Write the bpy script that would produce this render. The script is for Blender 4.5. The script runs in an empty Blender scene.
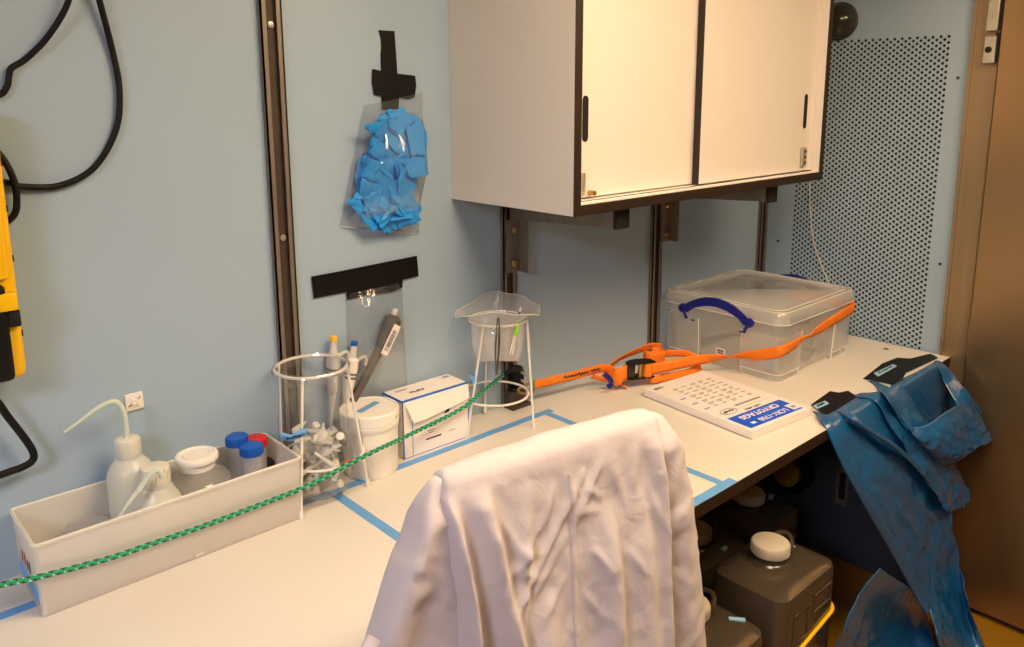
import bpy, bmesh, math, random
from math import sin, cos, pi, radians
from mathutils import Vector, Matrix, noise

C = bpy.context.scene.collection
PI = math.pi
rnd = random.Random(7)

# ---------------------------------------------------------------- materials
def new_mat(name):
    m = bpy.data.materials.new(name); m.use_nodes = True
    nt = m.node_tree; nt.nodes.clear()
    out = nt.nodes.new('ShaderNodeOutputMaterial')
    return m, nt, out

def srgb(r, g, b):
    f = lambda c: (c/255/12.92 if c/255 <= .04045 else ((c/255+.055)/1.055)**2.4)
    return (f(r), f(g), f(b), 1)

def pbr(name, col, rough=.5, metal=0, spec=.5, var=.0, scale=8, bump=0, bscale=60, coat=0, trans=0, stretch=None, ior=1.45):
    """principled surface whose colour wanders a little with object-space noise, optional fine bump"""
    m, nt, out = new_mat(name)
    b = nt.nodes.new('ShaderNodeBsdfPrincipled')
    b.inputs['Base Color'].default_value = col
    b.inputs['Roughness'].default_value = rough
    b.inputs['Metallic'].default_value = metal
    b.inputs['Specular IOR Level'].default_value = spec
    b.inputs['Coat Weight'].default_value = coat
    b.inputs['Transmission Weight'].default_value = trans
    b.inputs['IOR'].default_value = ior
    nt.links.new(b.outputs[0], out.inputs[0])
    tc = nt.nodes.new('ShaderNodeTexCoord')
    src = tc.outputs['Object']
    if stretch:
        mp = nt.nodes.new('ShaderNodeMapping'); mp.inputs['Scale'].default_value = stretch
        nt.links.new(src, mp.inputs[0]); src = mp.outputs[0]
    if var:
        n = nt.nodes.new('ShaderNodeTexNoise'); n.inputs['Scale'].default_value = scale; n.inputs['Detail'].default_value = 4
        nt.links.new(src, n.inputs['Vector'])
        r = nt.nodes.new('ShaderNodeValToRGB')
        r.color_ramp.elements[0].position = .3; r.color_ramp.elements[1].position = .7
        r.color_ramp.elements[0].color = tuple(max(0, c*(1-var)) for c in col[:3]) + (1,)
        r.color_ramp.elements[1].color = tuple(min(1, c*(1+var)) for c in col[:3]) + (1,)
        nt.links.new(n.outputs['Fac'], r.inputs[0]); nt.links.new(r.outputs[0], b.inputs['Base Color'])
        mr = nt.nodes.new('ShaderNodeMapRange')
        mr.inputs['To Min'].default_value = max(0, rough-.06); mr.inputs['To Max'].default_value = min(1, rough+.06)
        nt.links.new(n.outputs['Fac'], mr.inputs[0]); nt.links.new(mr.outputs[0], b.inputs['Roughness'])
    if bump:
        n2 = nt.nodes.new('ShaderNodeTexNoise'); n2.inputs['Scale'].default_value = bscale; n2.inputs['Detail'].default_value = 3
        nt.links.new(src, n2.inputs['Vector'])
        bp = nt.nodes.new('ShaderNodeBump'); bp.inputs['Strength'].default_value = bump; bp.inputs['Distance'].default_value = .002
        nt.links.new(n2.outputs['Fac'], bp.inputs['Height']); nt.links.new(bp.outputs[0], b.inputs['Normal'])
    return m

def film(name, tint=(1, 1, 1, 1), clear=.8, body=(.8, .8, .8, 1), rough=.08, gloss=.5, wrinkle=.5, wscale=25, trl=.3):
    """see-through plastic: clear share passes straight through, the rest is milky body, glossy coat by fresnel"""
    m, nt, out = new_mat(name)
    N, L = nt.nodes.new, nt.links.new
    tc = N('ShaderNodeTexCoord'); nz = N('ShaderNodeTexNoise'); nz.inputs['Scale'].default_value = wscale; nz.inputs['Detail'].default_value = 3
    L(tc.outputs['Object'], nz.inputs['Vector'])
    bp = N('ShaderNodeBump'); bp.inputs['Strength'].default_value = wrinkle; bp.inputs['Distance'].default_value = .004
    L(nz.outputs['Fac'], bp.inputs['Height'])
    t = N('ShaderNodeBsdfTransparent'); t.inputs[0].default_value = tint
    d = N('ShaderNodeBsdfDiffuse'); d.inputs[0].default_value = body
    tl = N('ShaderNodeBsdfTranslucent'); tl.inputs[0].default_value = body
    mx0 = N('ShaderNodeMixShader'); mx0.inputs[0].default_value = trl
    L(d.outputs[0], mx0.inputs[1]); L(tl.outputs[0], mx0.inputs[2])
    mx1 = N('ShaderNodeMixShader'); mx1.inputs[0].default_value = 1-clear
    L(t.outputs[0], mx1.inputs[1]); L(mx0.outputs[0], mx1.inputs[2])
    g = N('ShaderNodeBsdfGlossy'); g.inputs['Roughness'].default_value = rough
    # Schlick reflectance, the same from both sides of the sheet
    lw = N('ShaderNodeLayerWeight'); lw.inputs['Blend'].default_value = .5
    L(bp.outputs[0], g.inputs['Normal']); L(bp.outputs[0], lw.inputs['Normal'])
    pw = N('ShaderNodeMath'); pw.operation = 'POWER'; pw.inputs[1].default_value = 5; L(lw.outputs['Facing'], pw.inputs[0])
    ma = N('ShaderNodeMath'); ma.operation = 'MULTIPLY_ADD'; ma.inputs[1].default_value = .6; ma.inputs[2].default_value = .04; L(pw.outputs[0], ma.inputs[0])
    mu = N('ShaderNodeMath'); mu.operation = 'MULTIPLY'; mu.inputs[1].default_value = gloss; mu.use_clamp = True
    L(ma.outputs[0], mu.inputs[0])
    mx2 = N('ShaderNodeMixShader'); L(mu.outputs[0], mx2.inputs[0]); L(mx1.outputs[0], mx2.inputs[1]); L(g.outputs[0], mx2.inputs[2])
    L(mx2.outputs[0], out.inputs[0])
    return m

def cloth_mat(name, col, trl=.25, weave=900):
    m, nt, out = new_mat(name)
    N, L = nt.nodes.new, nt.links.new
    tc = N('ShaderNodeTexCoord')
    nz = N('ShaderNodeTexNoise'); nz.inputs['Scale'].default_value = weave; L(tc.outputs['Object'], nz.inputs['Vector'])
    n2 = N('ShaderNodeTexNoise'); n2.inputs['Scale'].default_value = 30; n2.inputs['Detail'].default_value = 5; n2.inputs['Distortion'].default_value = 1.5
    L(tc.outputs['Object'], n2.inputs['Vector'])
    bp0 = N('ShaderNodeBump'); bp0.inputs['Strength'].default_value = .42; bp0.inputs['Distance'].default_value = .004
    L(n2.outputs['Fac'], bp0.inputs['Height'])
    bp = N('ShaderNodeBump'); bp.inputs['Strength'].default_value = .15; bp.inputs['Distance'].default_value = .0005
    L(nz.outputs['Fac'], bp.inputs['Height']); L(bp0.outputs[0], bp.inputs['Normal'])
    d = N('ShaderNodeBsdfPrincipled'); d.inputs['Base Color'].default_value = col; d.inputs['Roughness'].default_value = .85
    d.inputs['Sheen Weight'].default_value = .15; d.inputs['Specular IOR Level'].default_value = .2
    L(bp.outputs[0], d.inputs['Normal'])
    t = N('ShaderNodeBsdfTranslucent'); t.inputs[0].default_value = col
    mx = N('ShaderNodeMixShader'); mx.inputs[0].default_value = trl
    L(d.outputs[0], mx.inputs[1]); L(t.outputs[0], mx.inputs[2]); L(mx.outputs[0], out.inputs[0])
    return m

def rope_mat(name):
    """green braid with dark and pale flecks spiralling along the rope (u runs along, v round)"""
    m, nt, out = new_mat(name)
    N, L = nt.nodes.new, nt.links.new
    uv = N('ShaderNodeUVMap'); sp = N('ShaderNodeSeparateXYZ'); L(uv.outputs[0], sp.inputs[0])
    def mth(op, a, b=None):
        n = N('ShaderNodeMath'); n.operation = op
        for i, q in ((0, a), (1, b)):
            if q is None: continue
            if isinstance(q, (int, float)): n.inputs[i].default_value = q
            else: L(q, n.inputs[i])
        return n.outputs[0]
    a = mth('FRACT', mth('ADD', mth('MULTIPLY', sp.outputs[0], 1.0), mth('MULTIPLY', sp.outputs[1], 1.0)))
    b2 = mth('FRACT', mth('SUBTRACT', mth('MULTIPLY', sp.outputs[0], 1.0), mth('MULTIPLY', sp.outputs[1], 2.0)))
    dark = mth('MULTIPLY', mth('LESS_THAN', a, .5), mth('LESS_THAN', b2, .45))
    pale = mth('MULTIPLY', mth('GREATER_THAN', a, .55), mth('GREATER_THAN', b2, .72))
    m1 = N('ShaderNodeMix'); m1.data_type = 'RGBA'; m1.inputs[6].default_value = srgb(12, 150, 104); m1.inputs[7].default_value = srgb(8, 62, 50)
    L(dark, m1.inputs[0])
    m2 = N('ShaderNodeMix'); m2.data_type = 'RGBA'; m2.inputs[7].default_value = srgb(170, 226, 200); L(m1.outputs[2], m2.inputs[6]); L(pale, m2.inputs[0])
    p = N('ShaderNodeBsdfPrincipled'); p.inputs['Roughness'].default_value = .6; L(m2.outputs[2], p.inputs['Base Color'])
    L(p.outputs[0], out.inputs[0])
    return m

def emit(name, col, s):
    m, nt, out = new_mat(name)
    e = nt.nodes.new('ShaderNodeEmission'); e.inputs[0].default_value = col; e.inputs[1].default_value = s
    nt.links.new(e.outputs[0], out.inputs[0]); return m

M = {}
M['wall'] = pbr('light_blue_laminate', srgb(162, 184, 204), .42, spec=.35, var=.02, scale=3, bump=.02, bscale=200)
M['ceiling'] = pbr('ceiling_paint', srgb(196, 192, 184), .8)
M['plain_wall'] = pbr('far_wall_paint', srgb(118, 114, 106), .7)
M['floor'] = pbr('ochre_floor', srgb(150, 108, 22), .4, var=.08, scale=10)
M['bench'] = pbr('white_laminate', srgb(225, 219, 211), .38, spec=.4, var=.012, scale=6)
M['bench_edge'] = pbr('dark_edge_band', srgb(42, 30, 21), .5, var=.1, scale=20)
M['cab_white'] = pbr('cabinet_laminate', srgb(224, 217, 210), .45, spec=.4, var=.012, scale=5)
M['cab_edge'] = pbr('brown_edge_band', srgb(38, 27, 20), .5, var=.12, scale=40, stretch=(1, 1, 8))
M['steel'] = pbr('grey_strut_steel', srgb(134, 122, 112), .45, metal=.45, var=.12, scale=14, stretch=(6, 6, .6))
M['steel_dark'] = pbr('dark_strut_slot', srgb(74, 62, 54), .6, metal=.2, var=.2, scale=12)
M['chrome'] = pbr('bright_zinc', srgb(190, 184, 172), .3, metal=.6, var=.1, scale=30)
M['brass'] = pbr('brass', srgb(190, 160, 100), .35, metal=1)
M['black'] = pbr('black_rubber', srgb(9, 8, 8), .5, spec=.35, var=.2, scale=20)
M['black_cap'] = pbr('black_cap', srgb(14, 13, 13), .7)
M['stainless'] = pbr('brushed_stainless', srgb(160, 138, 108), .36, metal=.65, var=.07, scale=6, stretch=(10, 10, .5))
M['stainless_door'] = pbr('smudged_stainless_door', srgb(168, 138, 100), .30, metal=.88, bump=.05, bscale=5)
M['white_wire'] = pbr('white_coated_wire', srgb(238, 232, 226), .4)
M['tape_blue'] = pbr('blue_painters_tape', srgb(104, 164, 224), .65, var=.06, scale=40, bump=.1, bscale=400)
M['tape_black'] = pbr('black_cloth_tape', srgb(10, 9, 9), .5, spec=.3, var=.25, scale=25, bump=.15, bscale=300)
M['tape_label'] = pbr('pale_blue_tape_label', srgb(150, 196, 226), .6, var=.05, scale=60)
M['ink'] = pbr('ink', srgb(26, 26, 40), .6)
M['ink_grey'] = pbr('grey_print', srgb(150, 142, 142), .7)
M['ink_blue'] = pbr('blue_print', srgb(150, 152, 190), .7)
M['yellow'] = pbr('yellow_shell', srgb(248, 196, 8), .4, var=.03, scale=10)
M['green_bright'] = pbr('lime_grip', srgb(150, 226, 10), .5)
M['orange'] = pbr('orange_webbing', srgb(250, 132, 30), .7, var=.06, scale=30, bump=.25, bscale=500)
M['navy'] = pbr('navy_handle', srgb(18, 26, 128), .35, var=.05, scale=10)
M['blue_cap'] = pbr('blue_cap', srgb(20, 92, 190), .4)
M['red_cap'] = pbr('red_cap', srgb(214, 36, 40), .4)
M['white_plastic'] = pbr('white_plastic', srgb(240, 236, 228), .4)
M['paper'] = pbr('white_paper', srgb(240, 232, 228), .8, var=.01, scale=30)
M['card'] = pbr('white_carton', srgb(244, 236, 230), .6, var=.01, scale=20)
M['card_blue'] = pbr('carton_blue_print', srgb(42, 116, 216), .55)
M['cover_blue'] = pbr('cover_blue', srgb(22, 92, 222), .5)
M['coat'] = cloth_mat('white_cotton', srgb(218, 210, 217), trl=.12)
M['chair'] = pbr('dark_chair_fabric', srgb(40, 42, 48), .9, bump=.3, bscale=400)
M['tray'] = film('frosted_tray_plastic', clear=.30, body=srgb(252, 248, 242), rough=.25, gloss=.8, wrinkle=.05, trl=.4)
M['hdpe'] = film('milky_bottle_plastic', clear=.14, body=srgb(246, 248, 240), rough=.28, gloss=.8, wrinkle=.05, trl=.4)
M['cap_milky'] = pbr('milky_cap', srgb(222, 220, 208), .4, trans=0)
M['tube_milky'] = pbr('milky_tubing', srgb(206, 218, 204), .35)
M['clear_jar'] = film('clear_jar_plastic', clear=.72, body=srgb(220, 222, 220), rough=.06, gloss=1.4, wrinkle=.1, trl=.4)
M['clear_tube'] = film('clear_tube_plastic', clear=.45, body=srgb(222, 224, 232), rough=.1, gloss=1, wrinkle=.05, trl=.4)
M['bin'] = film('clear_bin_plastic', clear=.70, body=srgb(252, 250, 246), rough=.10, gloss=1.2, wrinkle=.05, trl=.5)
M['bin_lid'] = film('clear_lid_plastic', clear=.5, body=srgb(252, 250, 246), rough=.14, gloss=1.2, wrinkle=.06, trl=.45)
M['bag'] = film('clear_poly_bag', clear=.95, body=srgb(230, 234, 238), rough=.08, gloss=2.2, wrinkle=.7, wscale=30, trl=.4)
M['bag_thick'] = film('clear_poly_bag_folded', clear=.54, body=srgb(252, 252, 252), rough=.12, gloss=1.6, wrinkle=.7, wscale=30, trl=.4)
M['glove'] = pbr('blue_nitrile', srgb(40, 150, 232), .45, var=.06, scale=14, bump=.3, bscale=90)
M['trash'] = pbr('blue_liner_plastic', srgb(28, 92, 146), .18, spec=1.0, var=.08, scale=8, bump=.9, bscale=28)
M['jug'] = film('smoky_jug_plastic', tint=(.42, .38, .34, 1), clear=.35, body=srgb(104, 92, 78), rough=.2, gloss=1.6, wrinkle=.08, trl=.3)
M['jug_cap'] = pbr('offwhite_cap', srgb(206, 196, 180), .5)
M['wand'] = pbr('dark_grey_handle', srgb(92, 86, 82), .5, var=.06, scale=20)
M['pip'] = pbr('pale_grey_pipette', srgb(206, 202, 196), .45)
M['pip_dark'] = pbr('grey_pipette', srgb(110, 106, 104), .5)
M['metal_tool'] = pbr('tool_steel', srgb(120, 112, 108), .35, metal=.9)
M['scrap'] = film('clear_scrap_plastic', clear=.30, body=srgb(246, 246, 240), rough=.12, gloss=1.2, wrinkle=.4, trl=.4)
M['rope'] = rope_mat('green_braided_rope')
M['string'] = pbr('white_cord', srgb(226, 220, 204), .7)
M['ring_yellow'] = pbr('dull_yellow_disc', srgb(190, 168, 30), .5)
M['hole'] = pbr('dark_cavity', srgb(20, 20, 18), .9)
M['mark_dark'] = pbr('wall_screw', srgb(70, 68, 64), .5, metal=.5)
M['shade_panel'] = pbr('dark_shade_panel', srgb(66, 72, 86), .5, var=.08, scale=12)  # under-bench shade put into the colour of an added panel
M['red_ink'] = pbr('red_ink', srgb(150, 40, 36), .6)

# ---------------------------------------------------------------- mesh helpers
class MB:
    def __init__(s): s.bm = bmesh.new(); s.uv = None
    def box(s, x0, x1, y0, y1, z0, z1, bev=0, mat=None, seg=2):
        b = bmesh.new(); bmesh.ops.create_cube(b, size=1)
        for v in b.verts:
            v.co = Vector(((x0+x1)/2+v.co.x*(x1-x0), (y0+y1)/2+v.co.y*(y1-y0), (z0+z1)/2+v.co.z*(z1-z0)))
        if bev: bmesh.ops.bevel(b, geom=b.edges[:], offset=bev, segments=seg, affect='EDGES', profile=.5)
        if mat is not None: bmesh.ops.transform(b, matrix=mat, verts=b.verts)
        s._join(b); return s
    def _join(s, b):
        me = bpy.data.meshes.new('tmp'); b.to_mesh(me); b.free(); s.bm.from_mesh(me); bpy.data.meshes.remove(me)
    def tube(s, pts, r, sides=8, close=False, cap=True, flat=1.0, uv=False, ulen=.012):
        pts = [Vector(p) for p in pts]; n = len(pts)
        rs = r if isinstance(r, (list, tuple)) else [r]*n
        rings = []; up = None; ul = 0; us = []
        for i, p in enumerate(pts):
            a = pts[(i-1) % n] if (close or i > 0) else p
            b = pts[(i+1) % n] if (close or i < n-1) else p
            t = (b-a)
            t = t.normalized() if t.length > 1e-9 else Vector((0, 0, 1))
            if up is None:
                up = Vector((0, 0, 1)) if abs(t.z) < .9 else Vector((1, 0, 0))
            up = (up - t*up.dot(t))
            up = up.normalized() if up.length > 1e-6 else t.orthogonal().normalized()
            sd = t.cross(up).normalized()
            rings.append([s.bm.verts.new(p + (up*cos(2*PI*k/sides)*flat + sd*sin(2*PI*k/sides))*rs[i]) for k in range(sides)])
            if i > 0: ul += (pts[i]-pts[i-1]).length
            us.append(ul)
        lay = s.bm.loops.layers.uv.verify() if uv else None
        m = n if close else n-1
        for i in range(m):
            A, B = rings[i], rings[(i+1) % n]
            for k in range(sides):
                f = s.bm.faces.new((A[k], A[(k+1) % sides], B[(k+1) % sides], B[k]))
                if lay:
                    for lp, (u, v) in zip(f.loops, ((us[i], k), (us[i], k+1), (us[(i+1) % n], k+1), (us[(i+1) % n], k))):
                        lp[lay].uv = (u/ulen, v/sides)
        if cap and not close:
            s.bm.faces.new(rings[0][::-1]); s.bm.faces.new(rings[-1])
        return s
    def lathe(s, prof, c=(0, 0, 0), seg=32, mat=None, sx=1, sy=1):
        """prof: list of (r, z); closed with fans where r = 0"""
        c = Vector(c); rings = []
        mt = mat or Matrix()
        for r, z in prof:
            if r < 1e-6: rings.append([s.bm.verts.new(mt @ (c+Vector((0, 0, z))))])
            else: rings.append([s.bm.verts.new(mt @ (c+Vector((r*sx*cos(2*PI*k/seg), r*sy*sin(2*PI*k/seg), z)))) for k in range(seg)])
        for A, B in zip(rings, rings[1:]):
            for k in range(seg):
                k2 = (k+1) % seg
                if len(A) == 1 and len(B) == 1: continue
                if len(A) == 1: s.bm.faces.new((A[0], B[k2], B[k]))
                elif len(B) == 1: s.bm.faces.new((A[k], A[k2], B[0]))
                else: s.bm.faces.new((A[k], A[k2], B[k2], B[k]))
        return s
    def prism(s, poly, vec):
        """polygon (3D points) pushed along vec"""
        vec = Vector(vec)
        a = [s.bm.verts.new(Vector(p)) for p in poly]; b = [s.bm.verts.new(Vector(p)+vec) for p in poly]
        n = len(a)
        s.bm.faces.new(a[::-1]); s.bm.faces.new(b)
        for i in range(n): s.bm.faces.new((a[i], a[(i+1) % n], b[(i+1) % n], b[i]))
        return s
    def grid(s, rows, close_u=False):
        g = [[s.bm.verts.new(Vector(p)) for p in r] for r in rows]
        for A, B in zip(g, g[1:]):
            n = len(A)
            for k in range(n if close_u else n-1):
                s.bm.faces.new((A[k], A[(k+1) % n], B[(k+1) % n], B[k]))
        return g
    def build(s, name, mat, parent=None, smooth=True, solid=0, subsurf=0, auto=None):
        bmesh.ops.recalc_face_normals(s.bm, faces=s.bm.faces[:])
        me = bpy.data.meshes.new(name); s.bm.to_mesh(me); s.bm.free()
        o = bpy.data.objects.new(name, me)
        if parent is not None:
            org = ORG[parent.name]
            o.parent = parent
        else:
            vs = [v.co for v in me.vertices]
            org = Vector(((min(v.x for v in vs)+max(v.x for v in vs))/2, (min(v.y for v in vs)+max(v.y for v in vs))/2, min(v.z for v in vs)))
            o.location = org
        me.transform(Matrix.Translation(-org))
        C.objects.link(o); ORG[o.name] = org
        me.materials.append(mat)
        if smooth:
            for p in me.polygons: p.use_smooth = True
            me.set_sharp_from_angle(angle=radians(auto or 40))
        if solid:
            md = o.modifiers.new('thickness', 'SOLIDIFY'); md.thickness = solid; md.offset = 0
        if subsurf:
            md = o.modifiers.new('smooth', 'SUBSURF'); md.levels = subsurf; md.render_levels = subsurf
        return o

ORG = {}
def thing(name, loc, label, cat, group=None):
    o = bpy.data.objects.new(name, None); o.empty_display_size = .05
    o.location = loc; C.objects.link(o); ORG[o.name] = Vector(loc)
    return tag(o, label, cat, group)
def tag(o, label, cat, group=None, kind=None):
    o['label'] = label; o['category'] = cat
    if group: o['group'] = group
    if kind: o['kind'] = kind
    return o
def struct(o, label=None):
    o['kind'] = 'structure'
    if label: o['label'] = label
    return o
def Bx(*a, **k): return MB().box(*a, **k)

def catmull(pts, n):
    pts = [Vector(p) for p in pts]; out = []
    P = [pts[0]*2-pts[1]] + pts + [pts[-1]*2-pts[-2]]
    for i in range(1, len(P)-2):
        for k in range(n):
            t = k/n; a, b, c, d = P[i-1], P[i], P[i+1], P[i+2]
            out.append(.5*((2*b)+(c-a)*t+(2*a-5*b+4*c-d)*t*t+(3*b-a-3*c+d)*t**3))
    out.append(pts[-1]); return out
def net(rows, nu, nv):
    """smooth surface through a control net"""
    fine = [catmull(r, nu) for r in rows]
    cols = [catmull([r[j] for r in fine], nv) for j in range(len(fine[0]))]
    return [[cols[j][i] for j in range(len(cols))] for i in range(len(cols[0]))]
def ridged(p, f):
    return 1-2*abs(noise.noise(Vector(p)*f))
def text_mesh(name, s, size, mtx, mat, parent, ext=.0003, bold=0):
    cu = bpy.data.curves.new('tmp_text', 'FONT'); cu.body = s; cu.size = size; cu.extrude = ext; cu.offset = bold
    cu.align_x = 'CENTER'; cu.align_y = 'CENTER'
    to = bpy.data.objects.new('tmp_text', cu); C.objects.link(to)
    dg = bpy.context.evaluated_depsgraph_get()
    me = bpy.data.meshes.new_from_object(to.evaluated_get(dg))
    bpy.data.objects.remove(to); bpy.data.curves.remove(cu)
    me.name = name
    me.transform(Matrix.Translation(-ORG[parent.name]) @ mtx)
    o = bpy.data.objects.new(name, me); o.parent = parent; C.objects.link(o); ORG[o.name] = ORG[parent.name]
    me.materials.clear(); me.materials.append(mat)
    return o
def frame_mtx(o, x, y):
    x = Vector(x).normalized(); y = Vector(y); y = (y-x*y.dot(x)).normalized(); z = x.cross(y)
    m = Matrix((x, y, z)).transposed().to_4x4(); m.translation = Vector(o); return m
def scribble(name, mtx, w, h, mat, parent, seed=1, n=14, r=.0006):
    """a hand-written squiggle in the xy plane of mtx"""
    rr = random.Random(seed)
    pts = [mtx @ Vector((-w/2+w*i/n+rr.uniform(-.3, .3)*w/n, h*(.5 if i % 2 else -.5)*rr.uniform(.3, 1), .0006)) for i in range(n+1)]
    return MB().tube(catmull(pts, 3), r, 5).build(name, mat, parent)
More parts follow.
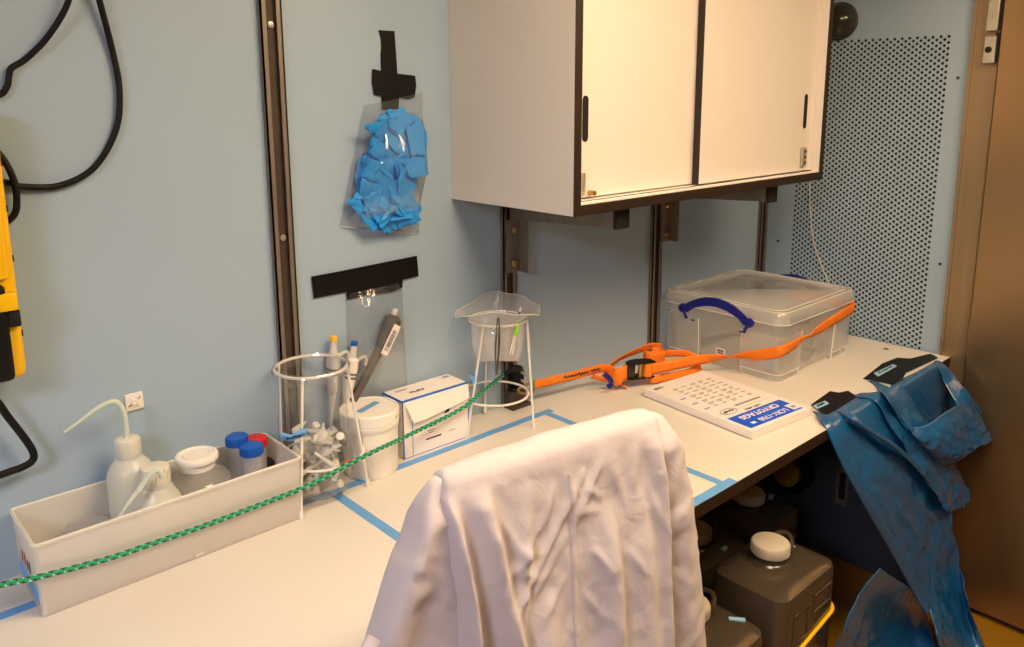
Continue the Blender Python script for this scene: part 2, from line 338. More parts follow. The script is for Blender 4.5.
DATA = {'tapeA': [(2.0605, 0.8698, 0.752), (2.2181, 0.8873, 0.752), (2.3014, 0.8804, 0.752), (2.3193, 0.8516, 0.752), (2.4074, 0.8303, 0.752), (2.3864, 0.8007, 0.752), (2.2798, 0.8064, 0.752), (2.1911, 0.8114, 0.752), (2.1279, 0.7963, 0.752), (2.073, 0.7969, 0.752), (2.0684, 0.852, 0.752)], 'tapeB': [(1.7893, 0.875, 0.752), (1.9095, 0.8862, 0.752), (1.916, 0.8658, 0.752), (1.9462, 0.8567, 0.752), (1.9223, 0.8225, 0.752), (1.7844, 0.8196, 0.752), (1.7509, 0.8178, 0.752), (1.7808, 0.8655, 0.752)], 'labA': [(2.1225, 0.868, 0.754), (2.2344, 0.864, 0.754), (2.2254, 0.8494, 0.754), (2.103, 0.8488, 0.754)], 'labB': [(1.7844, 0.8675, 0.754), (1.8364, 0.8631, 0.754), (1.8261, 0.8478, 0.754), (1.7712, 0.8505, 0.754)], 'bagB': [[(1.7574, 0.8559, 0.7512), (1.7735, 0.824, 0.7512), (1.8461, 0.8246, 0.7512), (1.9178, 0.8204, 0.7512), (1.9444, 0.8047, 0.7512)], [(1.692, 0.7766, 0.7525), (1.7621, 0.7774, 0.7525), (1.8377, 0.7765, 0.7525), (1.9493, 0.7772, 0.7525), (2.0246, 0.7768, 0.7525)], [(1.727, 0.752, 0.6695), (1.8184, 0.752, 0.6751), (1.9174, 0.752, 0.6727), (1.9979, 0.752, 0.6777), (2.0482, 0.752, 0.6982)], [(1.8073, 0.725, 0.5488), (1.8971, 0.725, 0.5685), (2.0019, 0.725, 0.5727), (2.0954, 0.725, 0.5749), (2.1343, 0.725, 0.6045)], [(1.9318, 0.7, 0.3866), (2.0043, 0.7, 0.4149), (2.0885, 0.7, 0.4356), (2.1727, 0.7, 0.4474), (2.2211, 0.7, 0.4767)], [(2.0197, 0.675, 0.2574), (2.0799, 0.675, 0.2764), (2.1423, 0.675, 0.296), (2.1981, 0.675, 0.3228), (2.2101, 0.675, 0.3855)], [(2.0454, 0.655, 0.1984), (2.1142, 0.655, 0.1894), (2.1862, 0.655, 0.1799), (2.2411, 0.655, 0.1913), (2.2512, 0.655, 0.2352)], [(1.9856, 0.605, 0.1579), (2.0771, 0.605, 0.1113), (2.1713, 0.605, 0.0754), (2.2322, 0.605, 0.069), (2.1929, 0.605, 0.1542)], [(2.0909, 0.6087, 0.02), (2.1116, 0.5794, 0.02), (2.1425, 0.5609, 0.02), (2.1948, 0.5537, 0.02), (2.2576, 0.5762, 0.02)]], 'bagB2': [[(2.0694, 0.68, 0.2093), (1.9646, 0.68, 0.2827), (1.8746, 0.68, 0.3448), (1.7902, 0.68, 0.4055)], [(2.1596, 0.69, 0.1084), (1.9803, 0.69, 0.2114), (1.8102, 0.69, 0.3079), (1.724, 0.69, 0.3737)], [(2.1116, 0.6413, 0.05), (2.0362, 0.7, 0.0652), (1.798, 0.7, 0.2012), (1.6517, 0.7, 0.3062)], [(2.0385, 0.5877, 0.02), (1.9637, 0.6668, 0.02), (1.8069, 0.71, 0.0919), (1.6372, 0.71, 0.252)]], 'bagBl': [[(1.9211, 0.8347, 0.7515), (1.9597, 0.8268, 0.7515), (1.9781, 0.8096, 0.7515), (2.0249, 0.7945, 0.7515)], [(1.9108, 0.7707, 0.757), (1.979, 0.7705, 0.757), (2.0285, 0.7714, 0.757), (2.0705, 0.771, 0.757)], [(1.9358, 0.742, 0.6913), (2.0228, 0.742, 0.7003), (2.0806, 0.742, 0.6921), (2.1399, 0.742, 0.6587)], [(1.9928, 0.715, 0.6114), (2.0632, 0.715, 0.6296), (2.1418, 0.715, 0.6277), (2.216, 0.715, 0.5769)], [(2.0605, 0.69, 0.5247), (2.1275, 0.69, 0.5461), (2.2038, 0.69, 0.5436), (2.2674, 0.69, 0.4937)], [(2.134, 0.675, 0.4371), (2.1992, 0.675, 0.4533), (2.2724, 0.675, 0.4507), (2.3281, 0.675, 0.4132)], [(2.1589, 0.672, 0.4148), (2.2206, 0.672, 0.3944), (2.2842, 0.672, 0.3765), (2.3359, 0.672, 0.3814)]], 'bagA': [[(2.0567, 0.8442, 0.7515), (2.0761, 0.8058, 0.7515), (2.1586, 0.8009, 0.7515), (2.2451, 0.7957, 0.7515), (2.3562, 0.795, 0.7515)], [(1.9895, 0.77, 0.757), (2.0376, 0.7677, 0.757), (2.1117, 0.7674, 0.757), (2.2114, 0.7678, 0.757), (2.3222, 0.7699, 0.757)], [(2.0086, 0.755, 0.7191), (2.0712, 0.755, 0.7126), (2.1373, 0.755, 0.7028), (2.2476, 0.755, 0.693), (2.3835, 0.755, 0.7019)], [(1.9672, 0.715, 0.7009), (2.0323, 0.715, 0.6819), (2.1076, 0.715, 0.6599), (2.2471, 0.715, 0.6477), (2.421, 0.715, 0.6436)], [(1.9441, 0.68, 0.6727), (2.0262, 0.68, 0.6367), (2.1068, 0.68, 0.625), (2.2414, 0.68, 0.6147), (2.4148, 0.68, 0.596)], [(1.9691, 0.655, 0.6217), (2.0392, 0.655, 0.5933), (2.1358, 0.655, 0.5806), (2.2616, 0.655, 0.5656), (2.4234, 0.655, 0.5476)], [(1.9844, 0.65, 0.6054), (2.047, 0.65, 0.5845), (2.1378, 0.65, 0.5707), (2.2562, 0.65, 0.5576), (2.4001, 0.65, 0.5445)]], 'bagAback': [[(2.0624, 0.8, 0.7511), (2.1382, 0.8004, 0.7511), (2.2463, 0.7961, 0.7511), (2.3575, 0.7954, 0.7511)], [(2.0322, 0.7703, 0.755), (2.1174, 0.7695, 0.755), (2.2174, 0.7699, 0.755), (2.324, 0.7704, 0.755)], [(2.0691, 0.765, 0.6939), (2.1529, 0.765, 0.6901), (2.2481, 0.765, 0.6872), (2.3778, 0.765, 0.6887)], [(2.1166, 0.755, 0.6224), (2.2129, 0.755, 0.6079), (2.3297, 0.755, 0.5944), (2.4852, 0.755, 0.5869)]], 'bagAfront': [[(1.9416, 0.75, 0.7572), (2.0018, 0.725, 0.6851), (2.0504, 0.7, 0.6787), (2.1588, 0.69, 0.6885), (2.3609, 0.7, 0.667)], [(1.989, 0.745, 0.6958), (2.0073, 0.71, 0.6538), (2.0576, 0.685, 0.6412), (2.1695, 0.675, 0.6433), (2.3906, 0.685, 0.6221)], [(2.0678, 0.73, 0.6123), (2.0774, 0.7, 0.5921), (2.1011, 0.675, 0.5931), (2.1968, 0.66, 0.5899), (2.4065, 0.668, 0.5783)], [(2.1528, 0.71, 0.5277), (2.1497, 0.69, 0.5387), (2.1785, 0.665, 0.5549), (2.2686, 0.652, 0.5616), (2.4244, 0.655, 0.5443)]], 'bagAstrand': [[(2.0574, 0.855, 0.7512), (2.0689, 0.8443, 0.7512), (2.0618, 0.8203, 0.7512)], [(2.0268, 0.821, 0.7545), (2.0346, 0.8039, 0.7545), (2.0298, 0.7792, 0.7545)], [(1.915, 0.752, 0.7715), (2.0053, 0.768, 0.7428), (2.0603, 0.768, 0.7118)], [(1.9608, 0.74, 0.7159), (2.0186, 0.74, 0.6968), (2.0693, 0.74, 0.6633)], [(1.9855, 0.725, 0.6767), (2.0097, 0.715, 0.6726), (2.0578, 0.715, 0.6529)]], 'bagAside': [[(2.3531, 0.7992, 0.7512), (2.3659, 0.7931, 0.7512), (2.3583, 0.7824, 0.7512)], [(2.3016, 0.7702, 0.756), (2.3318, 0.7706, 0.756), (2.3478, 0.765, 0.7463)], [(2.2991, 0.75, 0.7156), (2.3414, 0.745, 0.7238), (2.3531, 0.735, 0.7119)], [(2.2839, 0.715, 0.6718), (2.3245, 0.705, 0.6869), (2.3786, 0.7, 0.6593)], [(2.2817, 0.69, 0.6283), (2.348, 0.685, 0.6341), (2.4197, 0.685, 0.605)]], 'foldB': [(1.7887, 0.8073, 0.757), (1.7663, 0.761, 0.76), (1.8264, 0.74, 0.7168), (1.9045, 0.722, 0.6658), (1.9954, 0.705, 0.5954), (2.0896, 0.69, 0.5118), (2.1684, 0.677, 0.4322)], 'rollB': [(1.7328, 0.8312, 0.758), (1.6959, 0.7834, 0.754), (1.7187, 0.748, 0.6687), (1.7963, 0.72, 0.5472), (1.9199, 0.695, 0.3857), (2.0069, 0.67, 0.2572), (2.0394, 0.65, 0.1952)], 'manual': [(1.5441, 1.1945, 0.768), (1.7451, 1.1679, 0.768), (1.7369, 0.844, 0.768), (1.5077, 0.8668, 0.768)]}
# ================================================================ the room
YW = 1.3894; XP = 2.439; BT = .75; CEIL = 2.16
X0, Y0 = -1.7, -2.0
struct(Bx(X0, 2.75, Y0, YW+.1, -.06, 0).build('floor', M['floor'], smooth=False))
struct(Bx(X0, 2.75, Y0, YW+.1, CEIL, CEIL+.06).build('ceiling', M['ceiling'], smooth=False))
struct(Bx(X0, XP+.06, YW, YW+.06, 0, CEIL).build('wall_back', M['wall'], smooth=False))
struct(Bx(X0-.06, X0, Y0, YW+.06, 0, CEIL).build('wall_left', M['plain_wall'], smooth=False))
struct(Bx(X0, 2.75, Y0-.06, Y0, 0, CEIL).build('wall_front', M['plain_wall'], smooth=False))

# wall at the far end of the bench: solid panel round a field of punched holes
def perforated():
    b = MB(); bm = b.bm
    cw, ch, r = .0105, .016, .0045
    ncol, nrow = 41, 58
    ya = .868; yb = ya+cw*ncol; zb = 1.6565; za = zb-ch*(nrow+.5)
    cache = {}
    def V(y, z):
        k = (round(y, 5), round(z, 5))
        if k not in cache: cache[k] = bm.verts.new((XP, y, z))
        return cache[k]
    for c in range(ncol):
        y0 = ya+c*cw; off = 0 if c % 2 == 0 else ch/2
        for q in range(nrow):
            z0 = zb-off-(q+1)*ch; cy, cz = y0+cw/2, z0+ch/2
            outer = [V(y0, z0), V(cy, z0), V(y0+cw, z0), V(y0+cw, cz), V(y0+cw, z0+ch), V(cy, z0+ch), V(y0, z0+ch), V(y0, cz)]
            inner, deep = [], []
            for (dy, dz) in ((-1, -1), (0, -1), (1, -1), (1, 0), (1, 1), (0, 1), (-1, 1), (-1, 0)):
                l = math.hypot(dy, dz)
                inner.append(bm.verts.new((XP, cy+dy/l*r, cz+dz/l*r)))
                deep.append(bm.verts.new((XP+.004, cy+dy/l*r, cz+dz/l*r)))
            for k in range(8):
                k2 = (k+1) % 8
                bm.faces.new((outer[k], outer[k2], inner[k2], inner[k]))
                bm.faces.new((inner[k], inner[k2], deep[k2], deep[k]))
        # the half cell left over at the staggered column's end
        zz = zb if off else za
        q = [bm.verts.new((XP, y, z)) for y, z in ((y0, zz-off if off else za), (y0+cw, zz-off if off else za), (y0+cw, zb if off else za+ch/2), (y0, zb if off else za+ch/2))]
        bm.faces.new(q)
    def quad(y0, y1, z0, z1):
        bm.faces.new([bm.verts.new((XP, y, z)) for y, z in ((y0, z0), (y1, z0), (y1, z1), (y0, z1))])
    quad(.812, ya, 0, CEIL); quad(yb, YW, 0, CEIL); quad(ya, yb, zb, CEIL); quad(ya, yb, 0, za)
    return b.build('wall_right', M['wall'], smooth=False)
wr = struct(perforated())
back = Bx(XP+.045, XP+.055, .8, YW, 0, CEIL); struct(back.build('wall_right_backing', M['hole'], wr, smooth=False))
# stainless door and its frame past the bench end
dr = struct(Bx(XP-.012, XP+.06, .742, .812, 0, CEIL, .002).build('door_1', M['stainless'], smooth=False))
struct(Bx(XP-.016, XP-.004, .803, .8115, 0, CEIL).build('frame_lip', M['stainless'], dr, smooth=False))
struct(Bx(XP-.028, XP+.05, -.30, .7385, .02, 2.05, .004).build('door_leaf', M['stainless_door'], dr, smooth=False))
struct(Bx(XP-.004, XP+.06, -.42, .742, 0, .02).build('threshold', M['steel_dark'], dr, smooth=False))
struct(Bx(XP-.02, XP+.06, -.42, -.305, 0, CEIL).build('door_frame', M['stainless'], dr, smooth=False))
struct(Bx(XP-.02, XP+.06, -.305, .742, 2.055, CEIL).build('door_header', M['stainless'], dr, smooth=False))
for z0, z1 in ((1.572, 1.642), (1.655, 1.735), (1.748, 1.83)):
    h = struct(Bx(XP-.036, XP-.0125, .744, .772, z0, z1, .002).build('hinge_plate', M['chrome'], dr, smooth=False))
    struct(Bx(XP-.03, XP-.0125, .7385, .7475, z0+.004, z1+.008).build('hinge_gap', M['hole'], dr, smooth=False))
    if z0 < 1.6:
        m = MB().lathe([(0, -.003), (.0085, -.003), (.0085, 0), (.006, .002), (0, .002)], seg=14, mat=frame_mtx((XP-.0365, .760, 1.607), (0, -1, 0), (0, 0, 1)))
        struct(m.build('hinge_screw', M['black_cap'], h))
struct(Bx(XP-.06, 2.75, Y0, -.42, 0, CEIL).build('wall_right_plain', M['plain_wall'], smooth=False))
for y, z in ((.84, 1.536), (.838, 1.013), (1.347, 1.013)):
    m = MB().lathe([(.0045, 0), (.004, .002), (0, .0025)], seg=12, mat=frame_mtx((XP, y, z), (0, 1, 0), (0, 0, -1)).copy())
    struct(m.build('wall_screw', M['mark_dark'], wr))

# ---------------------------------------------------------------- struts on the back wall
def strut(x0, z0, z1, label):
    t = thing('steel_strut', (x0+.0205, YW, z0), label, 'rail', None)
    w = .041; d = .012; y1 = YW-.0005
    b = MB()
    b.box(x0, x0+.003, y1-d, y1, z0, z1); b.box(x0+w-.003, x0+w, y1-d, y1, z0, z1)
    b.box(x0, x0+.0105, y1-d, y1-d+.003, z0, z1); b.box(x0+w-.0105, x0+w, y1-d, y1-d+.003, z0, z1)
    b.build('channel', M['steel'], t, smooth=False)
    Bx(x0+.003, x0+w-.003, y1-.003, y1, z0, z1).build('slot', M['steel_dark'], t, smooth=False)
    return t
S1 = strut(.668, BT+.0005, 2.155, 'full-height grey steel strut on the blue wall behind the lined wire stand')
for z in (1.235, 1.62):
    MB().lathe([(.0065, 0), (.006, .003), (0, .004)], seg=12, mat=frame_mtx((.690, YW-.0035, z), (1, 0, 0), (0, 0, 1))).build('screw', M['chrome'], S1)
S2 = strut(1.2385, BT+.0005, 1.27, 'grey steel strut ending at the bench behind the empty wire stand')
S3 = strut(1.8055, BT+.0005, 1.27, 'grey steel strut on the wall between orange strap and clear bin')
S4 = strut(2.376, BT+.0005, 1.27, 'grey steel strut in the corner beside the perforated panel')
# foot under the second strut
b = Bx(1.236, 1.300, 1.344, YW-.0135, BT+.0005, BT+.006)
b.box(1.236, 1.242, 1.350, YW-.0135, BT+.006, BT+.045); b.box(1.242, 1.296, 1.362, 1.368, BT+.006, BT+.038)
b.build('foot_bracket', M['steel_dark'], S2, smooth=False)

# bracket arms that carry the cabinet
def arm(x, label):
    t = thing('cabinet_bracket', (x+.03, YW-.02, 1.08), label, 'bracket')
    zt = 1.2705
    # tapered side plate: deep at wall, shallow at front
    b = MB().prism([(x+.008, YW-.016, zt), (x+.008, YW-.016, zt-.060), (x+.008, 1.058, zt-.043), (x+.008, 1.058, zt)], (.004, 0, 0))
    b.prism([(x+.044, YW-.016, zt), (x+.044, YW-.016, zt-.060), (x+.044, 1.058, zt-.043), (x+.044, 1.058, zt)], (.004, 0, 0))
    b.box(x+.008, x+.048, 1.058, YW-.016, zt-.003, zt)
    b.build('arm', M['steel'], t, smooth=False)
    Bx(x+.006, x+.050, 1.050, 1.0585, zt-.046, zt, .002).build('end_cap', M['black_cap'], t, smooth=False)
    p = Bx(x, x+.0405, YW-.0185, YW-.0135, 1.083, zt-.061).box(x+.0365, x+.0405, YW-.046, YW-.0185, 1.083, zt-.061).build('wall_plate', M['steel'], t, smooth=False)
    for z in (1.105, 1.185):
        m = MB().lathe([(.008, 0), (.008, .005), (.006, .007), (0, .007)], seg=6, mat=frame_mtx((x+.019, YW-.0186, z), (1, 0, 0), (0, 0, 1))).build('bolt', M['brass'], p, smooth=False)
    return t
arm(1.2455, 'steel bracket arm under the cabinet, on the strut behind the empty wire stand')
arm(1.836, 'steel bracket arm under the cabinet, on the strut beside the clear bin')

# ---------------------------------------------------------------- wall cabinet
def cabinet():
    x0, x1, y0, z0, z1 = 1.0955, 2.062, 1.022, 1.2715, 1.99
    t = thing('wall_cabinet', ((x0+x1)/2, (y0+YW)/2, z0), 'white wall cabinet with brown edge banding and two sliding doors', 'cabinet')
    yb = YW-.0006; th = .0195
    b = Bx(x0, x0+th, y0+.0012, yb, z0, z1).box(x1-th, x1, y0+.0012, yb, z0, z1)
    b.box(x0+th, x1-th, y0+.0012, yb, z0, z0+th).box(x0+th, x1-th, y0+.0012, yb, z1-th, z1).box(x0+th, x1-th, yb-.006, yb, z0+th, z1-th)
    b.build('body', M['cab_white'], t, smooth=False)
    e = Bx(x0, x0+th, y0, y0+.0012, z0, z1).box(x1-th, x1, y0, y0+.0012, z0, z1).box(x0+th, x1-th, y0, y0+.0012, z0, z0+th).box(x0+th, x1-th, y0, y0+.0012, z1-th, z1)
    e.build('edge_banding', M['cab_edge'], t, smooth=False)
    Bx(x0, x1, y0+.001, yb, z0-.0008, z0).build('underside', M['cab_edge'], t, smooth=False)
    # pale sill strip with two dark grooves the doors run in
    tr = Bx(x0+th, x1-th, y0+.0012, y0+.07, z0+th, z0+th+.0025).build('door_track', M['cab_white'], t, smooth=False)
    Bx(x0+th, x1-th, y0+.022, y0+.0255, z0+th+.0025, z0+th+.0035).build('groove', M['cab_edge'], tr, smooth=False)
    def door(xa, xb, ya, slot_x, face_left):
        zb = z0+th+.0055; zt = z1-th-.004
        d = Bx(xa+.0015, xb, ya, ya+.017, zb, zt).build('sliding_door', M['cab_white'], t, smooth=False)
        Bx(xa, xa+.0015, ya, ya+.017, zb, zt).build('edge_strip', M['cab_edge'], d, smooth=False)
        # pull slot: pill-shaped dark recess
        zc = 1.450; hh = .036; r = .0085
        poly = [(slot_x+r*cos(a), ya-.0006, zc+hh+r*sin(a)) for a in [PI*k/8 for k in range(9)]] + [(slot_x+r*cos(a), ya-.0006, zc-hh+r*sin(a)) for a in [PI+PI*k/8 for k in range(9)]]
        MB().prism(poly, (0, .001, 0)).build('pull_slot', M['hole'], d, smooth=False)
        return d
    door(x0+th+.001, 1.548, y0+.046, 1.1745, 0)
    door(1.531, x1-th-.001, y0+.026, x1-th-.045, 1)
    # clear lock hasp low on the right-hand door
    h = Bx(1.984, 2.008, y0+.018, y0+.0255, z0+.036, z0+.086, .003).build('lock_hasp', M['chrome'], t)
    for z in (.046, .061, .076):
        MB().lathe([(.004, 0), (.004, .002), (0, .002)], seg=10, mat=frame_mtx((1.996, y0+.0178, z0+z), (1, 0, 0), (0, 0, 1))).build('hasp_screw', M['mark_dark'], h)
    k = MB().tube([(1.188, y0+.0455, z0+.034), (1.188, y0+.030, z0+.034)], [.0050, .0050], 10).build('door_stop', M['brass'], t)
    Bx(1.164, 1.172, y0+.040, y0+.0455, z0+.030, z0+.075, .001).build('strike_plate', M['chrome'], t)
    return t
cabinet()

# ---------------------------------------------------------------- bench
def bench():
    t = thing('workbench', (1.0, 1.08, 0), 'long white laminate bench with dark front edge along the blue wall', 'bench')
    x0, x1, y0 = -1.2, 2.4265, .7812
    b = Bx(x0, x1, y0+.0012, YW-.0006, BT-.027, BT)
    b.build('worktop', M['bench'], t, smooth=False)
    Bx(x0, x1, y0, y0+.0012, BT-.027, BT-.0005).build('edge_band', M['bench_edge'], t, smooth=False)
    for x in (-1.1, .3):
        Bx(x, x+.04, y0+.36, YW-.02, BT-.075, BT-.0275).build('support_rail', M['steel'], t, smooth=False)
    for x in (-1.1, .3):
        Bx(x, x+.04, y0+.40, y0+.44, 0, BT-.075).build('leg', M['steel'], t, smooth=False)
    Bx(2.405, 2.4260, y0+.03, YW-.0006, .002, BT-.0275).build('shade_panel', M['shade_panel'], t, smooth=False)  # added dark sheet over the end wall, stands in for the shade there
    for x, y in ((2.368, .94),):
        MB().lathe([(.0, .0004), (.008, .0004), (.0085, 0)], (x, y, BT), 14).build('plug_hole', M['mark_dark'], t, smooth=False)
    return t
bench()
XE = 2.405
t = thing('pipe_end', (XE, 1.223, .245), 'round black collar with dull yellow disc on the added shade panel under the bench', 'pipe end')
mm = frame_mtx((XP-.0005, 1.223, .245), (0, 1, 0), (0, 0, -1))
MB().lathe([(.072, 0), (.072, .05), (.066, .055), (.054, .055), (.052, .03), (0, .03)], seg=36, mat=frame_mtx((XE-.0005, 1.215, .258), (0, -1, 0), (0, 0, 1)) ).build('collar', M['black'], t)
MB().lathe([(.049, .028), (.049, .058), (.046, .060), (0, .060)], seg=36, mat=frame_mtx((XE-.0005, 1.222, .261), (0, -1, 0), (0, 0, 1))).build('disc', M['ring_yellow'], t)
t = thing('slotted_bracket', (XE, 1.05, .2), 'small pale slotted bracket low on the added shade panel under the bench', 'bracket')
b = MB()
for (y0, y1, z0, z1) in ((1.030, 1.038, .205, .315), (1.060, 1.070, .205, .315), (1.030, 1.07, .305, .318), (1.030, 1.07, .195, .212)): b.box(XE-.012, XE-.0006, y0, y1, z0, z1, .001)
b.build('plate', M['steel'], t, smooth=False)
Bx(XE-.004, XE-.001, 1.038, 1.06, .212, .305).build('slot', M['hole'], t, smooth=False)

# dark dome fixture high on the end wall, white cord
m = MB().lathe([(.052, 0), (.052, .012), (.047, .028), (.036, .042), (.02, .05), (0, .052)], seg=32, mat=frame_mtx((XP-.0005, 1.187, 1.708), (0, -1, 0), (0, 0, 1)))
t = thing('dome_fixture', (XP, 1.187, 1.65), 'dark round dome fixture on the end wall above the perforations', 'fixture')
m.build('dome', pbr('dark_smoked_dome', srgb(52, 50, 42), .15, spec=.6), t)
MB().lathe([(.056, 0), (.056, .006), (.052, .008)], seg=32, mat=frame_mtx((XP-.0004, 1.187, 1.708), (0, -1, 0), (0, 0, 1))).build('rim', M['steel_dark'], t)
tag(MB().tube(catmull([(XP-.002, 1.252, 1.32), (XP-.004, 1.247, 1.218), (XP-.005, 1.238, 1.13), (XP-.006, 1.221, 1.034), (XP-.006, 1.19, .96), (XP-.006, 1.158, .90), (XP-.006, 1.13, .84), (XP-.008, 1.12, .7515)], 8), .0016, 6).build('white_string', M['string']), 'thin white string hanging down the perforated panel', 'string')

# ---------------------------------------------------------------- ceiling lights (out of the picture, they light the room)
def ceiling_light(x, y, sx, sy, col, watt, label):
    t = thing('ceiling_light', (x, y, CEIL-.05), label, 'ceiling light')
    b = MB()
    for (a0, a1, c0, c1) in ((-sx/2-.02, -sx/2, -sy/2-.02, sy/2+.02), (sx/2, sx/2+.02, -sy/2-.02, sy/2+.02), (-sx/2, sx/2, -sy/2-.02, -sy/2), (-sx/2, sx/2, sy/2, sy/2+.02)):
        b.box(x+a0, x+a1, y+c0, y+c1, CEIL-.05, CEIL-.0006)
    b.build('housing', M['white_plastic'], t, smooth=False)
    Bx(x-sx/2, x+sx/2, y-sy/2, y+sy/2, CEIL-.04, CEIL-.03).build('diffuser', emit('lamp_panel', col, watt), t, smooth=False)
    return t
# ================================================================ tape lines on the bench
TZ = BT+.0003
def tape(x0, x1, y0, y1, label, group='blue tape lines on the bench'):
    n = max(2, int(max(x1-x0, y1-y0)/.03))
    lx = (x1-x0) > (y1-y0)
    rows = []
    for i in range(n+1):
        f = i/n; j = rnd.uniform(-.0006, .0006)
        if lx: rows.append([(x0+(x1-x0)*f, y0+j, TZ), (x0+(x1-x0)*f, y1+j, TZ)])
        else: rows.append([(x0+j, y0+(y1-y0)*f, TZ), (x1+j, y0+(y1-y0)*f, TZ)])
    b = MB(); b.grid(rows)
    o = b.build('tape_strip', M['tape_blue'], smooth=False); o.modifiers.new('thickness', 'SOLIDIFY').thickness = .0002
    return tag(o, label, 'tape', group)
tape(.722, 1.309, 1.277, 1.297, 'blue tape line running along the bench behind the coat, under bucket and carton')
tape(-.15, .722, 1.277, 1.297, 'blue tape line continuing under the long frosted tray')
tape(.703, .723, .80, 1.277, 'blue tape line from the lined wire stand towards the coat')
tape(1.278, 1.297, .803, 1.277, 'blue tape line right of the coat running away from the bench edge')
tape(.703, 1.318, .7816, .803, 'blue tape line along the front edge of the bench')

# ================================================================ long frosted tray
def tray():
    x0, x1, y0, y1, z0, z1 = .206, .626, 1.236, 1.378, BT+.0006, BT+.117
    t = thing('storage_tray', ((x0+x1)/2, (y0+y1)/2, BT), 'long frosted white plastic tray full of bottles on the bench', 'tray')
    fx = .0015
    def loop(z, inset, r=.007):
        k = (z1-z)/(z1-z0)*fx + inset
        pts = []
        for cx, cy, a0 in ((x1-k-r, y1-k-r, 0), (x0+k+r, y1-k-r, PI/2), (x0+k+r, y0+k+r, PI), (x1-k-r, y0+k+r, 1.5*PI)):
            for q in range(5):
                a = a0+q*PI/8; pts.append((cx+r*cos(a), cy+r*sin(a), z))
        return pts
    b = MB()
    g = b.grid([loop(z0, .0015), loop(z0+.002, 0), loop(z1-.006, 0), loop(z1-.005, -.002), loop(z1, -.002), loop(z1, .003), loop(z0+.004, .003)], close_u=True)
    b.bm.faces.new(g[0][::-1]); b.bm.faces.new(g[-1])
    b.build('tub', M['tray'], t)
    MB().tube([tuple(p) for p in [(a[0], a[1], z1-.001) for a in loop(z1, 0)]], .0028, 6, close=True).build('rolled_rim', M['cap_milky'], t)
    e = frame_mtx((x0+.001, 1.30, BT+.055), (0, -1, 0), (0, 0, 1))
    for i, (yy, h) in enumerate(((1.335, .02), (1.318, .024), (1.302, .018), (1.288, .021))):
        MB().tube(catmull([(x0+.0012, yy, BT+.05), (x0+.0008, yy-.006, BT+.05+h), (x0+.0012, yy-.008, BT+.052)], 4), .0010, 5).build('hand_lettering', M['red_ink'] if i < 2 else M['ink'], t)
    Bx(x0+.0005, x0+.003, 1.245, 1.36, BT+.020, BT+.040).build('tape_strip', M['tape_blue'], t, smooth=False)
    MB().prism([(.43, y0+.0006, BT+.004), (.446, y0+.0006, BT+.0045), (.443, y0+.0006, BT+.010), (.433, y0+.0006, BT+.0095)], (0, .0012, 0)).build('moulded_tab', M['cap_milky'], t, smooth=False)
    return t
tray()
TI = BT+.0052   # tray inner floor
def bottle(name, c, r, h, rn, caph, capr, label, cat, mat, tube=None, group=None, seg=36):
    t = thing(name, (c[0], c[1], c[2]), label, cat, group)
    x, y, z = c
    prof = [(0, 0), (r*.9, 0), (r, .004), (r, h-r*.98), (r*.985, h-r*.78), (r*.93, h-r*.56), (r*.83, h-r*.36), (r*.70, h-r*.20), (rn*1.12, h-r*.06), (rn, h), (rn, h+.008)]
    MB().lathe(prof, c, seg).build('body', mat, t)
    cp = [(0, caph), (capr*.8, caph), (capr*.95, caph*.95), (capr, caph*.86), (capr*1.04, caph*.06), (capr*1.04, 0), (capr*.9, 0)]
    cap = MB().lathe(cp, (x, y, z+h+.0085), 28).build('screw_cap', M['cap_milky'], t)
    rb = MB()
    for k in range(28):
        a = 2*PI*k/28
        rb.tube([(x+capr*1.03*cos(a), y+capr*1.03*sin(a), z+h+.010), (x+capr*1.0*cos(a), y+capr*1.0*sin(a), z+h+.0085+caph*.84)], .0011, 5)
    rb.build('grip_ribs', M['cap_milky'], cap)
    return t
WA = (.373, 1.338, TI)
wa = bottle('wash_bottle', WA, .0365, .160, .019, .025, .0185, 'taller milky wash bottle with a long bent spout in the tray', 'bottle', M['hdpe'])
sp = [(WA[0], WA[1], BT+.193), (WA[0], WA[1], BT+.225), (WA[0]-.002, WA[1], BT+.247), (WA[0]-.010, WA[1], BT+.262), (WA[0]-.022, WA[1], BT+.265), (WA[0]-.042, WA[1], BT+.259), (WA[0]-.066, WA[1], BT+.246), (WA[0]-.090, WA[1]+.001, BT+.234)]
cc = catmull(sp, 6)
MB().tube(cc, [.0042 if i < len(cc)*.55 else .0042-.0024*(i-len(cc)*.55)/(len(cc)*.45) for i in range(len(cc))], 10).build('spout', M['tube_milky'], wa)
WB = (.394, 1.283, TI)
wb = bottle('wash_bottle', WB, .0375, .122, .0225, .026, .0215, 'shorter milky bottle in the tray in front of the spouted one', 'bottle', M['hdpe'])
# drooping spout piece that leans across the shorter bottle
tag(MB().tube(catmull([(.325, 1.2445, BT+.114), (.338, 1.2445, BT+.130), (.356, 1.2440, BT+.148), (.374, 1.2425, BT+.168), (.386, 1.2410, BT+.172), (.3925, 1.2415, BT+.158)], 5), [.0028]*5+[.0036]*5+[.0042]*5+[.0048]*6+[.005]*5, 8).build('loose_spout', M['tube_milky']), 'loose white bent spout leaning against the shorter bottle in the tray', 'spout')
